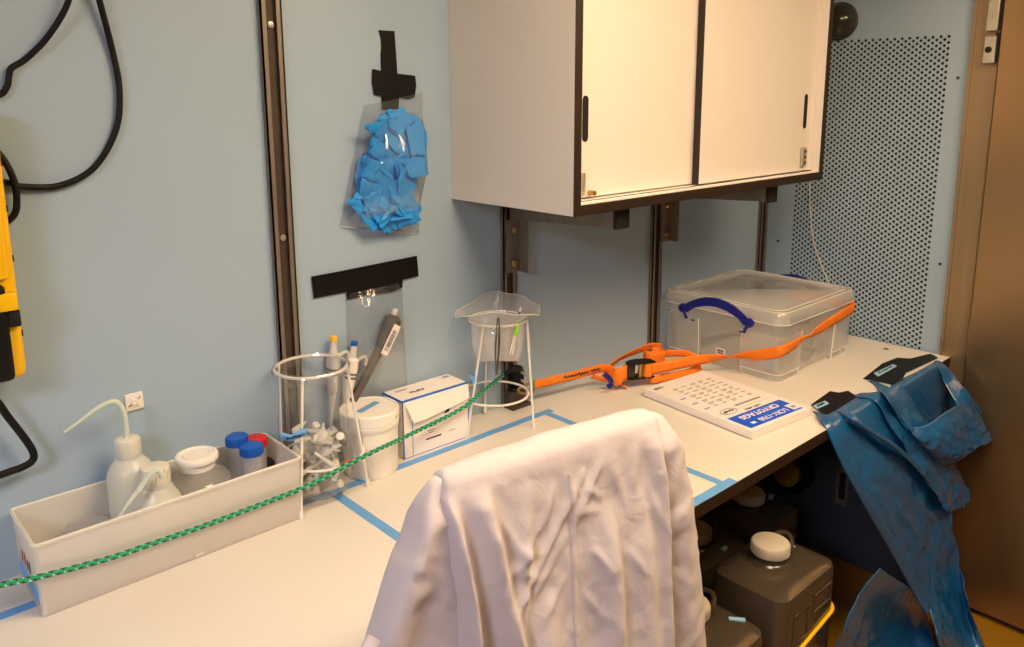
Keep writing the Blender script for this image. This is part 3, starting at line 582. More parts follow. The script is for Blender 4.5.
# wide clear jar with white lid
def jar():
    c = (.472, 1.310, TI)
    t = thing('wide_jar', c, 'squat clear plastic jar with a wide white lid in the tray', 'jar')
    r = .056; h = .113
    MB().lathe([(0, 0), (r*.94, 0), (r, .005), (r, h*.70), (r*.96, h*.82), (r*.82, h*.93), (.030, h*.985), (.027, h), (.027, h+.01)], c, 40).build('body', M['clear_jar'], t)
    z = h+.006
    l = MB().lathe([(.0285, 0), (.0292, .010), (.0330, .012), (.0348, .015), (.0348, .021), (.0335, .0235), (.029, .0245), (.0275, .0225), (0, .0225)], (c[0], c[1], c[2]+z), 40).build('lid', M['white_plastic'], t)
    MB().tube([(c[0]+.023*cos(a), c[1]+.023*sin(a), c[2]+z+.0228) for a in [2*PI*k/32 for k in range(32)]], .0009, 5, close=True).build('lid_ring', M['cap_milky'], l)
jar()
def tube_vial(x, y, h, r, capmat, label, cat='vial', tilt=0):
    c = (x, y, TI)
    t = thing('sample_vial', c, label, cat, 'capped vials in the tray')
    b = MB().lathe([(0, 0), (r*.5, .001), (r*.9, .012), (r*.97, .02), (r, h), (r*.9, h)], c, 24).build('tube', M['clear_tube'], t)
    cp = MB().lathe([(0, .0175), (r*.95, .0175), (r*1.12, .016), (r*1.16, .013), (r*1.16, 0), (r, 0)], (x, y, TI+h-.004), 28).build('cap', capmat, t)
    rr = r*1.165
    rb = MB()
    for k in range(30):
        a = 2*PI*k/30; rb.tube([(x+rr*cos(a), y+rr*sin(a), TI+h-.003), (x+rr*cos(a), y+rr*sin(a), TI+h+.010)], .0008, 4)
    rb.build('cap_ribs', capmat, cp)
    return t
tube_vial(.556, 1.340, .128, .0166, M['blue_cap'], 'blue-capped clear vial at the back of the tray behind the other two')
tube_vial(.594, 1.344, .112, .0166, M['red_cap'], 'red-capped clear vial in the tray, mostly hidden by a blue-capped one')
v = tube_vial(.566, 1.303, .1195, .0170, M['blue_cap'], 'blue-capped clear vial with a printed scale, nearest the tray front')
for k in range(5):
    Bx(.5605, .568-(k % 2)*.002, 1.2855, 1.2861, BT+.073+k*.009, BT+.0745+k*.009).build('scale_print', M['ink_grey'], v, smooth=False)
# two low clear domed tubs lying at the left end
for i, (x, y, lab) in enumerate(((.258, 1.284, 'clear domed plastic cup at the left front of the tray'), (.300, 1.333, 'clear domed plastic cup behind another at the left end of the tray'))):
    z = TI; r = .035
    h = .070 if i == 0 else .075
    t = thing('clear_cup', (x, y, z), lab, 'cup', 'clear cups in the tray')
    MB().lathe([(r*.9, 0), (r, .003), (r, h*.8), (r*.9, h*.93), (r*.6, h*.995), (0, h)], (x, y, z), 32).build('bowl', M['clear_jar'], t)
    MB().tube([(x+r*1.01*cos(a), y+r*1.01*sin(a), z+h*.8) for a in [2*PI*k/32 for k in range(32)]], .0014, 6, close=True).build('bead', M['clear_tube'], t)
# adhesive cable mount on the wall
t = thing('cable_mount', (.403, YW, .974), 'small square white adhesive mount on the wall above the wash bottle', 'mount')
cm = (.4035, YW-.0006, .9885)
mt = frame_mtx(cm, (cos(.0), 0, sin(.02)), (0, 0, 1))
MB().box(-.0145, .0145, -.0148, .0148, 0, .0035, .001, mat=mt).build('pad', M['card'], t, smooth=False)
MB().lathe([(.0062, .0035), (.0058, .006), (.0032, .006), (.003, .004), (0, .004)], seg=16, mat=mt).build('boss', M['card'], t)
for a in (.6, 2.2, 3.7, 5.3):
    MB().tube([mt @ Vector((.006*cos(a), .006*sin(a), .0042)), mt @ Vector((.0125*cos(a), .0115*sin(a), .0038))], .0012, 6).build('arm', M['ink_grey'] if a in (.6, 3.7) else M['card'], t)

# ================================================================ green rope
rp = [(-.02, 1.2255, .846), (.10, 1.2255, .838), (.16, 1.2255, .832), (.206, 1.2265, .8235), (.30, 1.2285, .812), (.359, 1.2285, .8105), (.45, 1.2285, .809), (.55, 1.2285, .8105), (.612, 1.2270, .813), (.66, 1.2235, .8205), (.704, 1.2205, .830), (.759, 1.216, .8405), (.80, 1.228, .838), (.846, 1.25, .829), (.92, 1.272, .8245), (1.003, 1.286, .826), (1.05, 1.2865, .836), (1.12, 1.32, .8375), (1.20, 1.352, .8405), (1.226, 1.362, .841)]
tag(MB().tube(catmull(rp, 10), .0042, 10, uv=True, ulen=.015).build('braided_rope', M['rope']), 'green braided rope stretched along the front of tray, bucket and carton', 'rope')

# ================================================================ wire stands
def wire_stand(c, rt, rb, ztop, zlow, legs, tops, label, low_r):
    t = thing('wire_stand', (c[0], c[1], BT), label, 'stand')
    tc, bc, lc = c[2], c[3], c[4]
    MB().tube([(tc[0]+rt*cos(a), tc[1]+rt*sin(a), ztop) for a in [2*PI*k/40 for k in range(40)]], .0029, 8, close=True).build('top_ring', M['white_wire'], t)
    MB().tube([(lc[0]+low_r*cos(a), lc[1]+low_r*sin(a), zlow) for a in [2*PI*k/40 for k in range(40)]], .0026, 8, close=True).build('lower_ring', M['white_wire'], t)
    for b, a in zip(legs, tops):
        l = MB().tube([a, b], .0026, 8).build('leg', M['white_wire'], t)
        MB().lathe([(.0038, 0), (.0042, .002), (.0038, .014), (.0026, .016)], (b[0], b[1], BT+.0003), 10).build('foot_tip', M['white_wire'], l)
    return t
rA = .066; tA = (.695, 1.312)
def on(c, r, a, z): return (c[0]+r*cos(a), c[1]+r*sin(a), z)
SA = wire_stand((.70, 1.30, tA, (.70, 1.30), (.706, 1.305)), rA, .088, 1.0, .826,
           [(.621, 1.238, BT+.002), (.776, 1.262, BT+.002), (.652, 1.368, BT+.002)],
           [on(tA, rA, radians(228), 1.0), on(tA, rA, radians(-18), 1.0), on(tA, rA, radians(125), 1.0)],
           'white wire stand lined with a clear bag of plastic scraps, beside the bucket', .077)
tB = (1.166, 1.318)
SB = wire_stand((1.15, 1.31, tB, (1.15, 1.31), (1.146, 1.308)), rA, .088, 1.0, .83,
           [(1.06, 1.303, BT+.002), (1.205, 1.241, BT+.002), (1.180, 1.382, BT+.002)],
           [on(tB, rA, radians(200), 1.0), on(tB, rA, radians(-48), 1.0), on(tB, rA, radians(70), 1.0)],
           'white wire stand with an empty bag spread over its top, right of the carton', .077)
# blue tape flags on the stands
def flag(pts, w, label, r0):
    b = MB(); rows = []
    for p in pts: rows.append([(p[0], p[1], p[2]-w/2), (p[0], p[1], p[2]+w/2)])
    b.grid(rows)
    o = b.build('tape_flag', M['tape_blue']); o.modifiers.new('thickness', 'SOLIDIFY').thickness = .0006
    tag(o, label, 'tape')
    return o
f1 = flag(catmull([(.6445, 1.2475, .9075), (.6385, 1.2462, .9075), (.628, 1.249, .905), (.618, 1.254, .900), (.609, 1.258, .904), (.602, 1.262, .9065)], 4), .014, 'blue tape flag with writing on the front leg of the lined wire stand', 0)
scribble('hand_writing', frame_mtx((.622, 1.2512, .902), (-1, .42, -.12), (0, 0, -1)) @ Matrix.Translation((0, 0, .0006)), .026, .006, M['ink'], f1, 3, 16, .0007)
b = MB().tube([(1.0785, 1.303, .872), (1.0825, 1.303, .890)], .0052, 10)
o = b.build('tape_wrap', M['tape_blue']); tag(o, 'blue tape wrapped round the left leg of the empty-bag wire stand', 'tape')
MB().prism([(1.0795, 1.298, .876), (1.067, 1.298, .885), (1.064, 1.298, .898), (1.070, 1.298, .894), (1.0805, 1.298, .886)], (0, .0007, 0)).build('loose_end', M['tape_blue'], o, smooth=False)

# clear liner bag inside the first stand
def liner():
    t = thing('liner_bag', (tA[0], tA[1], BT+.006), 'clear plastic liner bag hanging inside the wire stand by the bucket', 'bag')
    b = MB(); rows = []
    prof = [(rA+.004, .985), (rA+.0055, 1.0), (rA-.001, 1.0055), (rA-.005, .995), (rA-.005, .95), (rA-.002, .90), (rA-.001, .86), (rA+.001, .83), (rA+.002, .81), (rA+.002, .785), (rA-.006, .765), (rA-.025, .7575), (.012, .7565)]
    for i, (r, z) in enumerate(prof):
        row = []
        for k in range(64):
            a = 2*PI*k/64
            w = 1+(.03 if i > 3 else .0)*noise.noise(Vector((cos(a)*3, sin(a)*3, z*14)))*2.2
            dx = -.005*max(0, (1-z)/.25); dy = -.010*max(0, (1-z)/.25)
            rr = r*w
            y = tA[1]+dy+rr*sin(a)
            row.append((tA[0]+dx+rr*cos(a), min(y, YW-.012), z))
        rows.append(row)
    b.grid(rows, close_u=True); b.build('film', M['bag'], t, auto=70)
    return t
liner()
# clear plastic scraps inside: short tubes and bits, one object each
k = 0; rs = random.Random(11); placed = []
while k < 40:
    a = rs.uniform(0, 2*PI); r = .050*math.sqrt(rs.random()); z = .768+.105*rs.random()
    p = Vector((tA[0]+.004+r*cos(a), tA[1]-.008+r*sin(a), z))
    if any((p-q).length < .018 for q in placed): 
        if rs.random() < .97: continue
    placed.append(p)
    d = Vector((rs.uniform(-1, 1), rs.uniform(-1, 1), rs.uniform(-.4, .8))).normalized()
    L = rs.uniform(.030, .048)
    ends = (p-d*L/2, p+d*L/2)
    if any(math.hypot(e.x-tA[0]-.004, e.y-tA[1]+.008) > .060 or e.z < .762 for e in ends): continue
    lab = 'clear plastic tube scrap in the lined wire stand'
    if k % 3 == 0:
        t = thing('tube_scrap', p, lab, 'scrap', 'clear scraps in the lined wire stand')
        MB().tube([ends[0], p, ends[1]], [.0028, .0062, .0066], 10).build('tube', M['scrap'], t)
        MB().tube([ends[1], ends[1]+d*.005], .0075, 10).build('stopper', M['white_plastic'], t)
    elif k % 3 == 1:
        t = thing('tube_scrap', p, lab, 'scrap', 'clear scraps in the lined wire stand')
        s = d.orthogonal().normalized()*.009
        b = MB(); b.grid([[ends[0]-s, ends[0]+s], [p-s*1.2+Vector((0, 0, .005)), p+s*1.1-Vector((0, 0, .003))], [ends[1]-s*.9, ends[1]+s]]); b.build('wrapper', M['scrap'], t, solid=.0008)
        b = MB(); b.grid([[p-s*.5+Vector((0, 0, .006)), p+s*.4+Vector((0, 0, .003))], [p-s*.5+d*.006+Vector((0, 0, .006)), p+s*.4+d*.006+Vector((0, 0, .004))]]); b.build('print', M['ink_blue'], t, solid=.0006)
    else:
        t = thing('tube_scrap', p, lab, 'scrap', 'clear scraps in the lined wire stand')
        MB().tube([ends[0], p, ends[1]], [.0045, .0042, .0022], 8).build('tube', M['cap_milky'], t)
        MB().tube([ends[0], ends[0]-d*.004], .0058, 8).build('collar', M['scrap'], t)
    k += 1
t = thing('red_cap', (.742, 1.268, .806), 'small red plastic cap inside the liner bag against the bucket', 'cap')
MB().tube([(.736, 1.266, .809), (.750, 1.262, .813)], [.0055, .0045], 12).build('shell', M['red_cap'], t)
MB().tube([(.732, 1.267, .808), (.736, 1.266, .809)], .0065, 12).build('rim', M['red_cap'], t)
# dark crumpled thing in the corner behind the stand
b = MB().lathe([(0, 0), (.03, .002), (.034, .02), (.033, .055), (.03, .075), (.024, .078), (.022, .03), (0, .028)], (.648, 1.349, BT+.0004), 28)
for v_ in b.bm.verts:
    n_ = noise.noise(v_.co*40)*.003; v_.co.x += n_; v_.co.y = min(v_.co.y+n_, YW-.002)
tag(b.build('dark_pot', M['steel_dark']), 'dark grey pot on the bench behind the lined wire stand by the wall', 'pot')

# pipettes hanging on the wall behind the stand
def pipette(top, bot, bm_, label, col):
    T, Bt = Vector(top), Vector(bot); d = (Bt-T).normalized(); L = (Bt-T).length
    t = thing('pipette', tuple(T), label, 'pipette', None)
    P = lambda s: T+d*s
    MB().tube([P(.0), P(.002), P(.009), P(.0095)], [.0062, .007, .007, .0065], 14).build('button', bm_, t)
    MB().tube([P(.0095), P(.012), P(.030), P(.034)], [.0055, .0062, .0078, .0092], 14).build('plunger_sleeve', M['pip'], t)
    side = Vector((1, 0, 0))
    MB().tube([P(.034), P(.038), P(.060), P(.085), P(.115), P(.118)], [.012, .0165, .0165, .0135, .0105, .0075], 16, flat=.75).build('grip', col, t)
    MB().tube(catmull([P(.044)+side*.012, P(.038)+side*.026, P(.043)+side*.034, P(.058)+side*.034], 4), .0045, 8, flat=.8).build('finger_hook', M['pip'], t)
    MB().tube([P(.118), P(.14), P(.175), P(L)], [.007, .0062, .0048, .0026], 12).build('shaft', M['pip'], t)
    for s in (.064, .072): MB().tube([P(s), P(s+.004)], .0168, 14, flat=.77).build('band', M['pip_dark'], t)
    return t
pipette((.779, 1.371, 1.028), (.761, 1.371, .812), M['yellow'], 'pale pipette with a yellow button on the wall behind the lined wire stand', M['pip'])
pipette((.826, 1.371, 1.008), (.783, 1.371, .800), M['blue_cap'], 'pale pipette with a blue button beside the yellow one', M['card'])

# ================================================================ bucket and carton
def bucket():
    c = (.821, 1.318, BT+.0006); 
    t = thing('white_bucket', c, 'round white plastic tub with a lid between wire stand and carton', 'tub')
    MB().lathe([(0, 0), (.0515, 0), (.0535, .003), (.0565, .106), (.0565, .110), (.053, .110)], c, 44).build('tub', M['white_plastic'], t)
    l = MB().lathe([(.0575, .098), (.0588, .100), (.0588, .1085), (.0575, .1095), (.0592, .111), (.0592, .131), (.057, .1335), (.0535, .1335), (.0525, .1315), (0, .1315)], c, 44).build('lid', M['white_plastic'], t)
    m = frame_mtx((c[0], c[1]+.004, c[2]+.1319), (cos(.35), sin(.35), 0), (-sin(.35), cos(.35), 0))
    MB().box(-.030, .030, -.0075, .0075, 0, .0004, mat=m).build('tape_label', M['tape_blue'], l, smooth=False)
    scribble('hand_writing', m, .03, .004, M['ink_blue'], l, 5, 10, .0004)
    m2 = frame_mtx((c[0]+.0335, c[1]-.0490, c[2]+.121), (cos(.6), sin(.6), 0), (0, 0, 1))
    text_mesh('embossed_word', 'Berry', .008, m2, M['cap_milky'], l)
bucket()
def carton():
    th = -.012
    o = Vector((.8935, 1.3065, BT+.0006)); ux = Vector((cos(th), sin(th), 0)); uy = Vector((-sin(th), cos(th), 0)); uz = Vector((0, 0, 1))
    W, Dp, H = .172, .074, .127
    P = lambda a, b, c: o+ux*a+uy*b+uz*c
    t = thing('glove_carton', tuple(P(W/2, Dp/2, 0)), 'white cardboard carton with blue edge lines and an open front flap', 'box')
    m = Matrix((ux, uy, uz)).transposed().to_4x4(); m.translation = o
    MB().box(0, W, 0, Dp, 0, H, .0012, mat=m, seg=1).build('carton', M['card'], t, smooth=False)
    lw = .0028; e = .0004
    b = MB()
    b.box(0, W, -e, .001, H-lw, H+e, mat=m)                      # front top edge
    b.box(0, W, -.0002, .004, H-.0005, H+e, mat=m)
    b.box(-e, .001, 0, Dp, H-lw*1.3, H+e, mat=m)                 # left top edge
    b.box(-e, lw*.6, -e, lw*.6, 0, H, mat=m)                     # near upright
    b.box(0, W, -e, 0, 0, lw*.5, mat=m); b.box(W-lw*.4, W+e, -e, lw*.4, 0, H, mat=m)
    b.box(-e, 0, Dp-lw, Dp, 0, H, mat=m); b.box(.022, .0232, -e, 0, .0, H-.048, mat=m)
    b.build('blue_edges', M['card_blue'], t, smooth=False)
    # flap folded out over the front
    f = MB().prism([P(.006, -.0012, H-.005), P(W-.001, -.0012, H-.003), P(W-.003, -.008, H-.034), P(W-.05, -.0105, H-.040), P(.036, -.0135, H-.048), P(.018, -.013, H-.047)], uy*.0009+uz*.0002)
    f.build('flap', M['card'], t, smooth=False)
    MB().prism([P(.105, -.0006, H-.055), P(.118, -.0006, H-.0535), P(.126, -.0006, H-.036), P(.118, -.0006, H-.036)], uy*.0004).build('thumb_notch', M['ink'], t, smooth=False)
    fr = frame_mtx(P(.0, -.0008, 0), ux, uz)
    for (cx, cz, w, h, mm) in ((.070, .060, .022, .0016, 'ink_grey'), (.070, .054, .030, .0016, 'ink_grey'), (.070, .046, .020, .0016, 'ink_grey'), (.070, .041, .012, .0016, 'ink_grey'), (.076, .028, .040, .0030, 'ink'), (.125, .030, .016, .0014, 'ink_grey')):
        MB().box(cx-w/2, cx+w/2, cz-h/2, cz+h/2, 0, .0003, mat=fr).build('print_line', M[mm], t, smooth=False)
    ft = frame_mtx(P(0, 0, H+.0006), ux, uy)
    scribble('hand_writing', ft @ Matrix.Translation((.058, .030, 0)), .038, .012, M['ink'], t, 31, 11, .0008)
    MB().box(.020, .050, .056, .0585, 0, .0003, mat=ft).box(.020, .044, .052, .0535, 0, .0003, mat=ft).build('print_line', M['ink_blue'], t, smooth=False)
    MB().box(.148, .164, .055, .063, 0, .0003, mat=ft).build('print_logo', M['ink_blue'], t, smooth=False)
    fs = frame_mtx(P(-.0006, Dp, 0), -uy, uz)
    MB().box(.008, .030, .098, .1005, 0, .0003, mat=fs).box(.008, .038, .092, .0935, 0, .0003, mat=fs).build('print_line', M['ink_blue'], t, smooth=False)
    MB().box(.052, .064, .080, .089, 0, .0003, mat=fs).build('print_logo', M['card_blue'], t, smooth=False)
carton()

# ================================================================ bag over the second stand, tools in it
def spread_bag():
    t = thing('spread_bag', (tB[0], tB[1], .90), 'clear plastic bag spread over the top of the right-hand wire stand', 'bag')
    rows = []; prof = [(.048, .915, .6), (.058, .945, .5), (.0615, .985, .1), (.064, 1.004, 0), (.074, 1.0155, .3), (.083, 1.028, .7), (.091, 1.034, 1.0)]
    for r, z, w in prof:
        row = []
        for k in range(72):
            a = 2*PI*k/72
            f = 1+w*.10*noise.noise(Vector((2*cos(a), 2*sin(a), z*6)))+w*.08*cos(2*(a+.65))
            zz = z-.006*w+w*.004*sin(a-radians(-40))*1.1*(1 if w else 0)+w*.008*noise.noise(Vector((1.7*cos(a)+5, 1.7*sin(a), 3)))+w*.012*(-cos(2*(a+.65)))
            row.append((tB[0]+r*f*cos(a), min(tB[1]+r*f*sin(a), YW-.003), zz))
        rows.append(row)
    b = MB(); g = b.grid(rows, close_u=True); b.bm.faces.new(g[0][::-1]); b.build('film', M['bag_thick'], t, auto=70)
    MB().tube([g_ for g_ in rows[-1]], .0011, 5, close=True).build('rim_bead', M['cap_milky'], t)
    # skirts of the bag that hang outside left and right
    for sgn, (a0, a1), dz in ((1, (radians(195), radians(262)), .070), (-1, (radians(-60), radians(5)), .085)):
        rr = []
        for j in range(6):
            q = j/5
            rr.append([(tB[0]+(rA+.004+.012*q*(1+.5*sin(i*1.3)))*cos(a0+(a1-a0)*i/14), tB[1]+(rA+.004+.012*q)*sin(a0+(a1-a0)*i/14), 1.003-q*dz*(.75+.25*sin(i*.9+1))) for i in range(15)])
        b = MB(); b.grid(rr); b.build('skirt', M['bag'], t, auto=70)
spread_bag()
t = thing('metal_forceps', (1.137, 1.285, .93), 'slim grey metal forceps standing in the bag on the wire stand', 'forceps')
for s in (-1, 1):
    MB().tube(catmull([(1.1125+s*.0022, 1.256, 1.024), (1.1115+s*.0042, 1.2565, .985), (1.1105+s*.0046, 1.2575, .955), (1.109+s*.0015, 1.259, .895)], 5), [.0017]*5+[.0032]*5+[.0026]*5+[.0012], 6, flat=.6).build('prong', M['metal_tool'], t)
t = thing('green_tweezers', (1.19, 1.27, .93), 'lime-green gripped tweezers standing in the bag on the wire stand', 'tweezers')
a, bq = Vector((1.1790, 1.256, 1.036)), Vector((1.1500, 1.256, .934))
d = (bq-a); sd = Vector((d.z, 0, -d.x)).normalized()
MB().tube([a, a+d*.10], [.0022, .0030], 8, flat=.6).build('tip', M['card'], t)
MB().tube([a+d*.10, a+d*.28], [.0034, .0026], 8, flat=.6).build('neck', M['metal_tool'], t)
MB().tube([a+d*.27, a+d*.31, a+d*.56, a+d*.60], [.0048, .0062, .0064, .0050], 10, flat=.7).build('grip', M['green_bright'], t)
for s in (-1, 1): MB().tube([a+d*.60+sd*s*.0024, a+d+sd*s*.0040], [.0020, .0014], 6).build('prong', M['card'], t)

# black clip that ties the rope to the strut
t = thing('rope_clip', (1.262, YW-.02, .80), 'black clip on the strut foot where rope and strap meet', 'clip')
MB().tube(catmull([(1.222, 1.358, .842), (1.236, 1.350, .853), (1.256, 1.350, .852), (1.272, 1.356, .843), (1.276, 1.364, .828)], 5), [.006]*5+[.0085]*10+[.006]*6, 10).build('loop', M['black'], t)
Bx(1.252, 1.282, 1.352, 1.3735, .797, .843, .004).build('block', M['black'], t)
MB().tube(catmull([(1.262, 1.346, .843), (1.276, 1.344, .834), (1.289, 1.345, .823), (1.280, 1.347, .812), (1.267, 1.348, .820)], 5), .0032, 8).build('shackle', M['chrome'], t)
# ================================================================ orange ratchet strap
def webbing(name, path, w, mat, parent, up=None, thick=.0016):
    """flat band: path of (x,y,z, twist) - twist 0 stands on edge (width vertical), 1 lies flat"""
    pts = [Vector(p[:3]) for p in path]; tw = [p[3] for p in path]
    fine = catmull(pts, 8); n = len(fine); rows = []
    for i, p in enumerate(fine):
        f = i/8; k = min(int(f), len(tw)-2); q = tw[k]+(tw[k+1]-tw[k])*(f-k)
        t = (fine[min(i+1, n-1)]-fine[max(i-1, 0)]).normalized()
        side = t.cross(Vector((0, 0, 1))).normalized(); upv = side.cross(t).normalized()
        ang = q*PI/2
        ax = upv*cos(ang)+side*sin(ang)
        rows.append([p-ax*w/2, p-ax*w/6, p+ax*w/6, p+ax*w/2])
    b = MB(); b.grid(rows); return b.build(name, mat, parent, solid=thick, auto=60)
st = thing('ratchet_strap', (1.60, 1.25, BT), 'orange ratchet strap from the strut to the clear plastic bin', 'strap')
webbing('webbing', [(1.300, 1.338, .8015, 0), (1.36, 1.328, .8015, .0), (1.44, 1.312, .8035, .05), (1.503, 1.298, .806, .1), (1.525, 1.286, .798, .2), (1.532, 1.284, .784, .1)], .023, M['orange'], st)
webbing('loose_tail', [(1.47, 1.300, .793, .3), (1.50, 1.283, .778, .6), (1.535, 1.262, .763, .8), (1.55, 1.25, .757, .9)], .017, M['orange'], st)
webbing('loop_webbing', [(1.5100, 1.302, 0.7730, .1), (1.5400, 1.300, 0.8030, .3), (1.5950, 1.303, 0.8140, .4), (1.6650, 1.31, 0.8140, .3), (1.7250, 1.318, 0.8100, .2), (1.7750, 1.316, 0.7980, .1)], .024, M['orange'], st)
webbing('front_loop', [(1.5130, 1.272, 0.7780, 0), (1.5180, 1.256, 0.7920, 0), (1.5310, 1.248, 0.7970, 0), (1.5470, 1.252, 0.7950, 0), (1.5530, 1.268, 0.7900, .1)], .040, M['orange'], st)
webbing('back_loop', [(1.6650, 1.292, 0.8010, 0), (1.6550, 1.272, 0.8020, 0), (1.6750, 1.255, 0.8010, 0), (1.7150, 1.258, 0.7950, 0), (1.7320, 1.282, 0.7910, 0), (1.7150, 1.302, 0.7940, 0)], .044, M['orange'], st)
webbing('side_loop', [(1.7300, 1.288, 0.7960, .0), (1.7550, 1.262, 0.7980, .1), (1.7930, 1.245, 0.7920, .1), (1.8170, 1.228, 0.7760, .1), (1.8050, 1.205, 0.7640, .2), (1.7550, 1.198, 0.7625, .2), (1.6970, 1.208, 0.7625, .2), (1.6550, 1.222, 0.7635, .2)], .020, M['orange'], st)
webbing('low_loop', [(1.6550, 1.222, 0.7635, .2), (1.6270, 1.222, 0.7650, .3), (1.6200, 1.235, 0.7700, .3), (1.6450, 1.245, 0.7750, .3)], .018, M['orange'], st)
m = frame_mtx((1.425, 1.3135, .8035), (1, -.24, 0), (0, 0, 1))
scribble('hand_writing', m, .075, .009, M['ink'], st, 9, 15, .0014)
m = frame_mtx((1.482, 1.3005, .806), (1, -.24, 0), (0, 0, 1))
scribble('hand_writing', m, .028, .008, M['ink'], st, 4, 9, .0011)
# hook at the strut end
MB().tube(catmull([(1.300, 1.338, .813), (1.302, 1.338, .800), (1.300, 1.338, .788), (1.290, 1.340, .783), (1.270, 1.347, .7855), (1.258, 1.350, .795), (1.270, 1.349, .803), (1.292, 1.342, .806), (1.300, 1.338, .804)], 4), .0028, 7).build('wire_hook', M['brass'], st)
# blue tie round the strap
webbing('blue_tie', [(1.4820, 1.272, 0.8030, 0), (1.4920, 1.262, 0.7900, .1), (1.4950, 1.258, 0.7770, .1), (1.4850, 1.262, 0.7690, .2)], .013, M['navy'], st)
# ratchet: two toothed side plates, bar, handle
rx = Vector((1.548, 1.256, .798)); ra = (Vector((1.621, 1.232, .795))-rx).normalized(); rb = Vector((-ra.y, ra.x, 0)).normalized()
mR = Matrix((ra, rb, ra.cross(rb))).transposed().to_4x4(); mR.translation = rx
def plate(z):
    poly = []
    for k in range(20):
        x = .004+.078*k/19; poly.append((x, .010+.012*sin(PI*k/19)+(.0022 if k % 2 else 0), z))
    for k in range(12):
        x = .082-.078*k/11; poly.append((x, -.012-.003*sin(PI*k/11), z))
    return [mR @ Vector(p) for p in poly]
rt = MB().prism(plate(.0185), mR.to_3x3() @ Vector((0, 0, .003))).build('ratchet_frame', M['black_cap'], st, smooth=False)
MB().prism(plate(-.0215), mR.to_3x3() @ Vector((0, 0, .003))).build('ratchet_frame', M['black_cap'], st, smooth=False)
MB().box(.002, .030, .001, .006, -.02, .02, .001, mat=mR).build('ratchet_plate', M['steel_dark'], st, smooth=False)
MB().tube([mR @ Vector((.040, -.006, -.02)), mR @ Vector((.040, -.006, .02))], .006, 12).build('spindle', M['brass'], st)
MB().tube([mR @ Vector((.062, -.006, -.017)), mR @ Vector((.062, -.006, .017))], .0125, 14).build('webbing_roll', M['orange'], st)
# band from ratchet to the bin and round its side
webbing('webbing', [(1.608, 1.226, .795, 0), (1.68, 1.208, .795, 0), (1.76, 1.186, .796, .02), (1.81, 1.163, .796, .35), (1.848, 1.140, .796, .75), (1.8555, 1.11, .803, .5), (1.8565, 1.07, .815, .1), (1.8565, 1.03, .830, .0), (1.861, 1.003, .841, 0), (1.89, .9945, .847, 0), (1.94, .994, .852, .2), (1.985, .994, .857, .6), (2.02, .994, .861, .2), (2.08, .994, .868, .0), (2.17, .994, .878, 0), (2.25, .996, .886, 0), (2.267, 1.01, .888, 0), (2.268, 1.10, .888, 0), (2.268, 1.20, .888, 0)], .030, M['orange'], st)

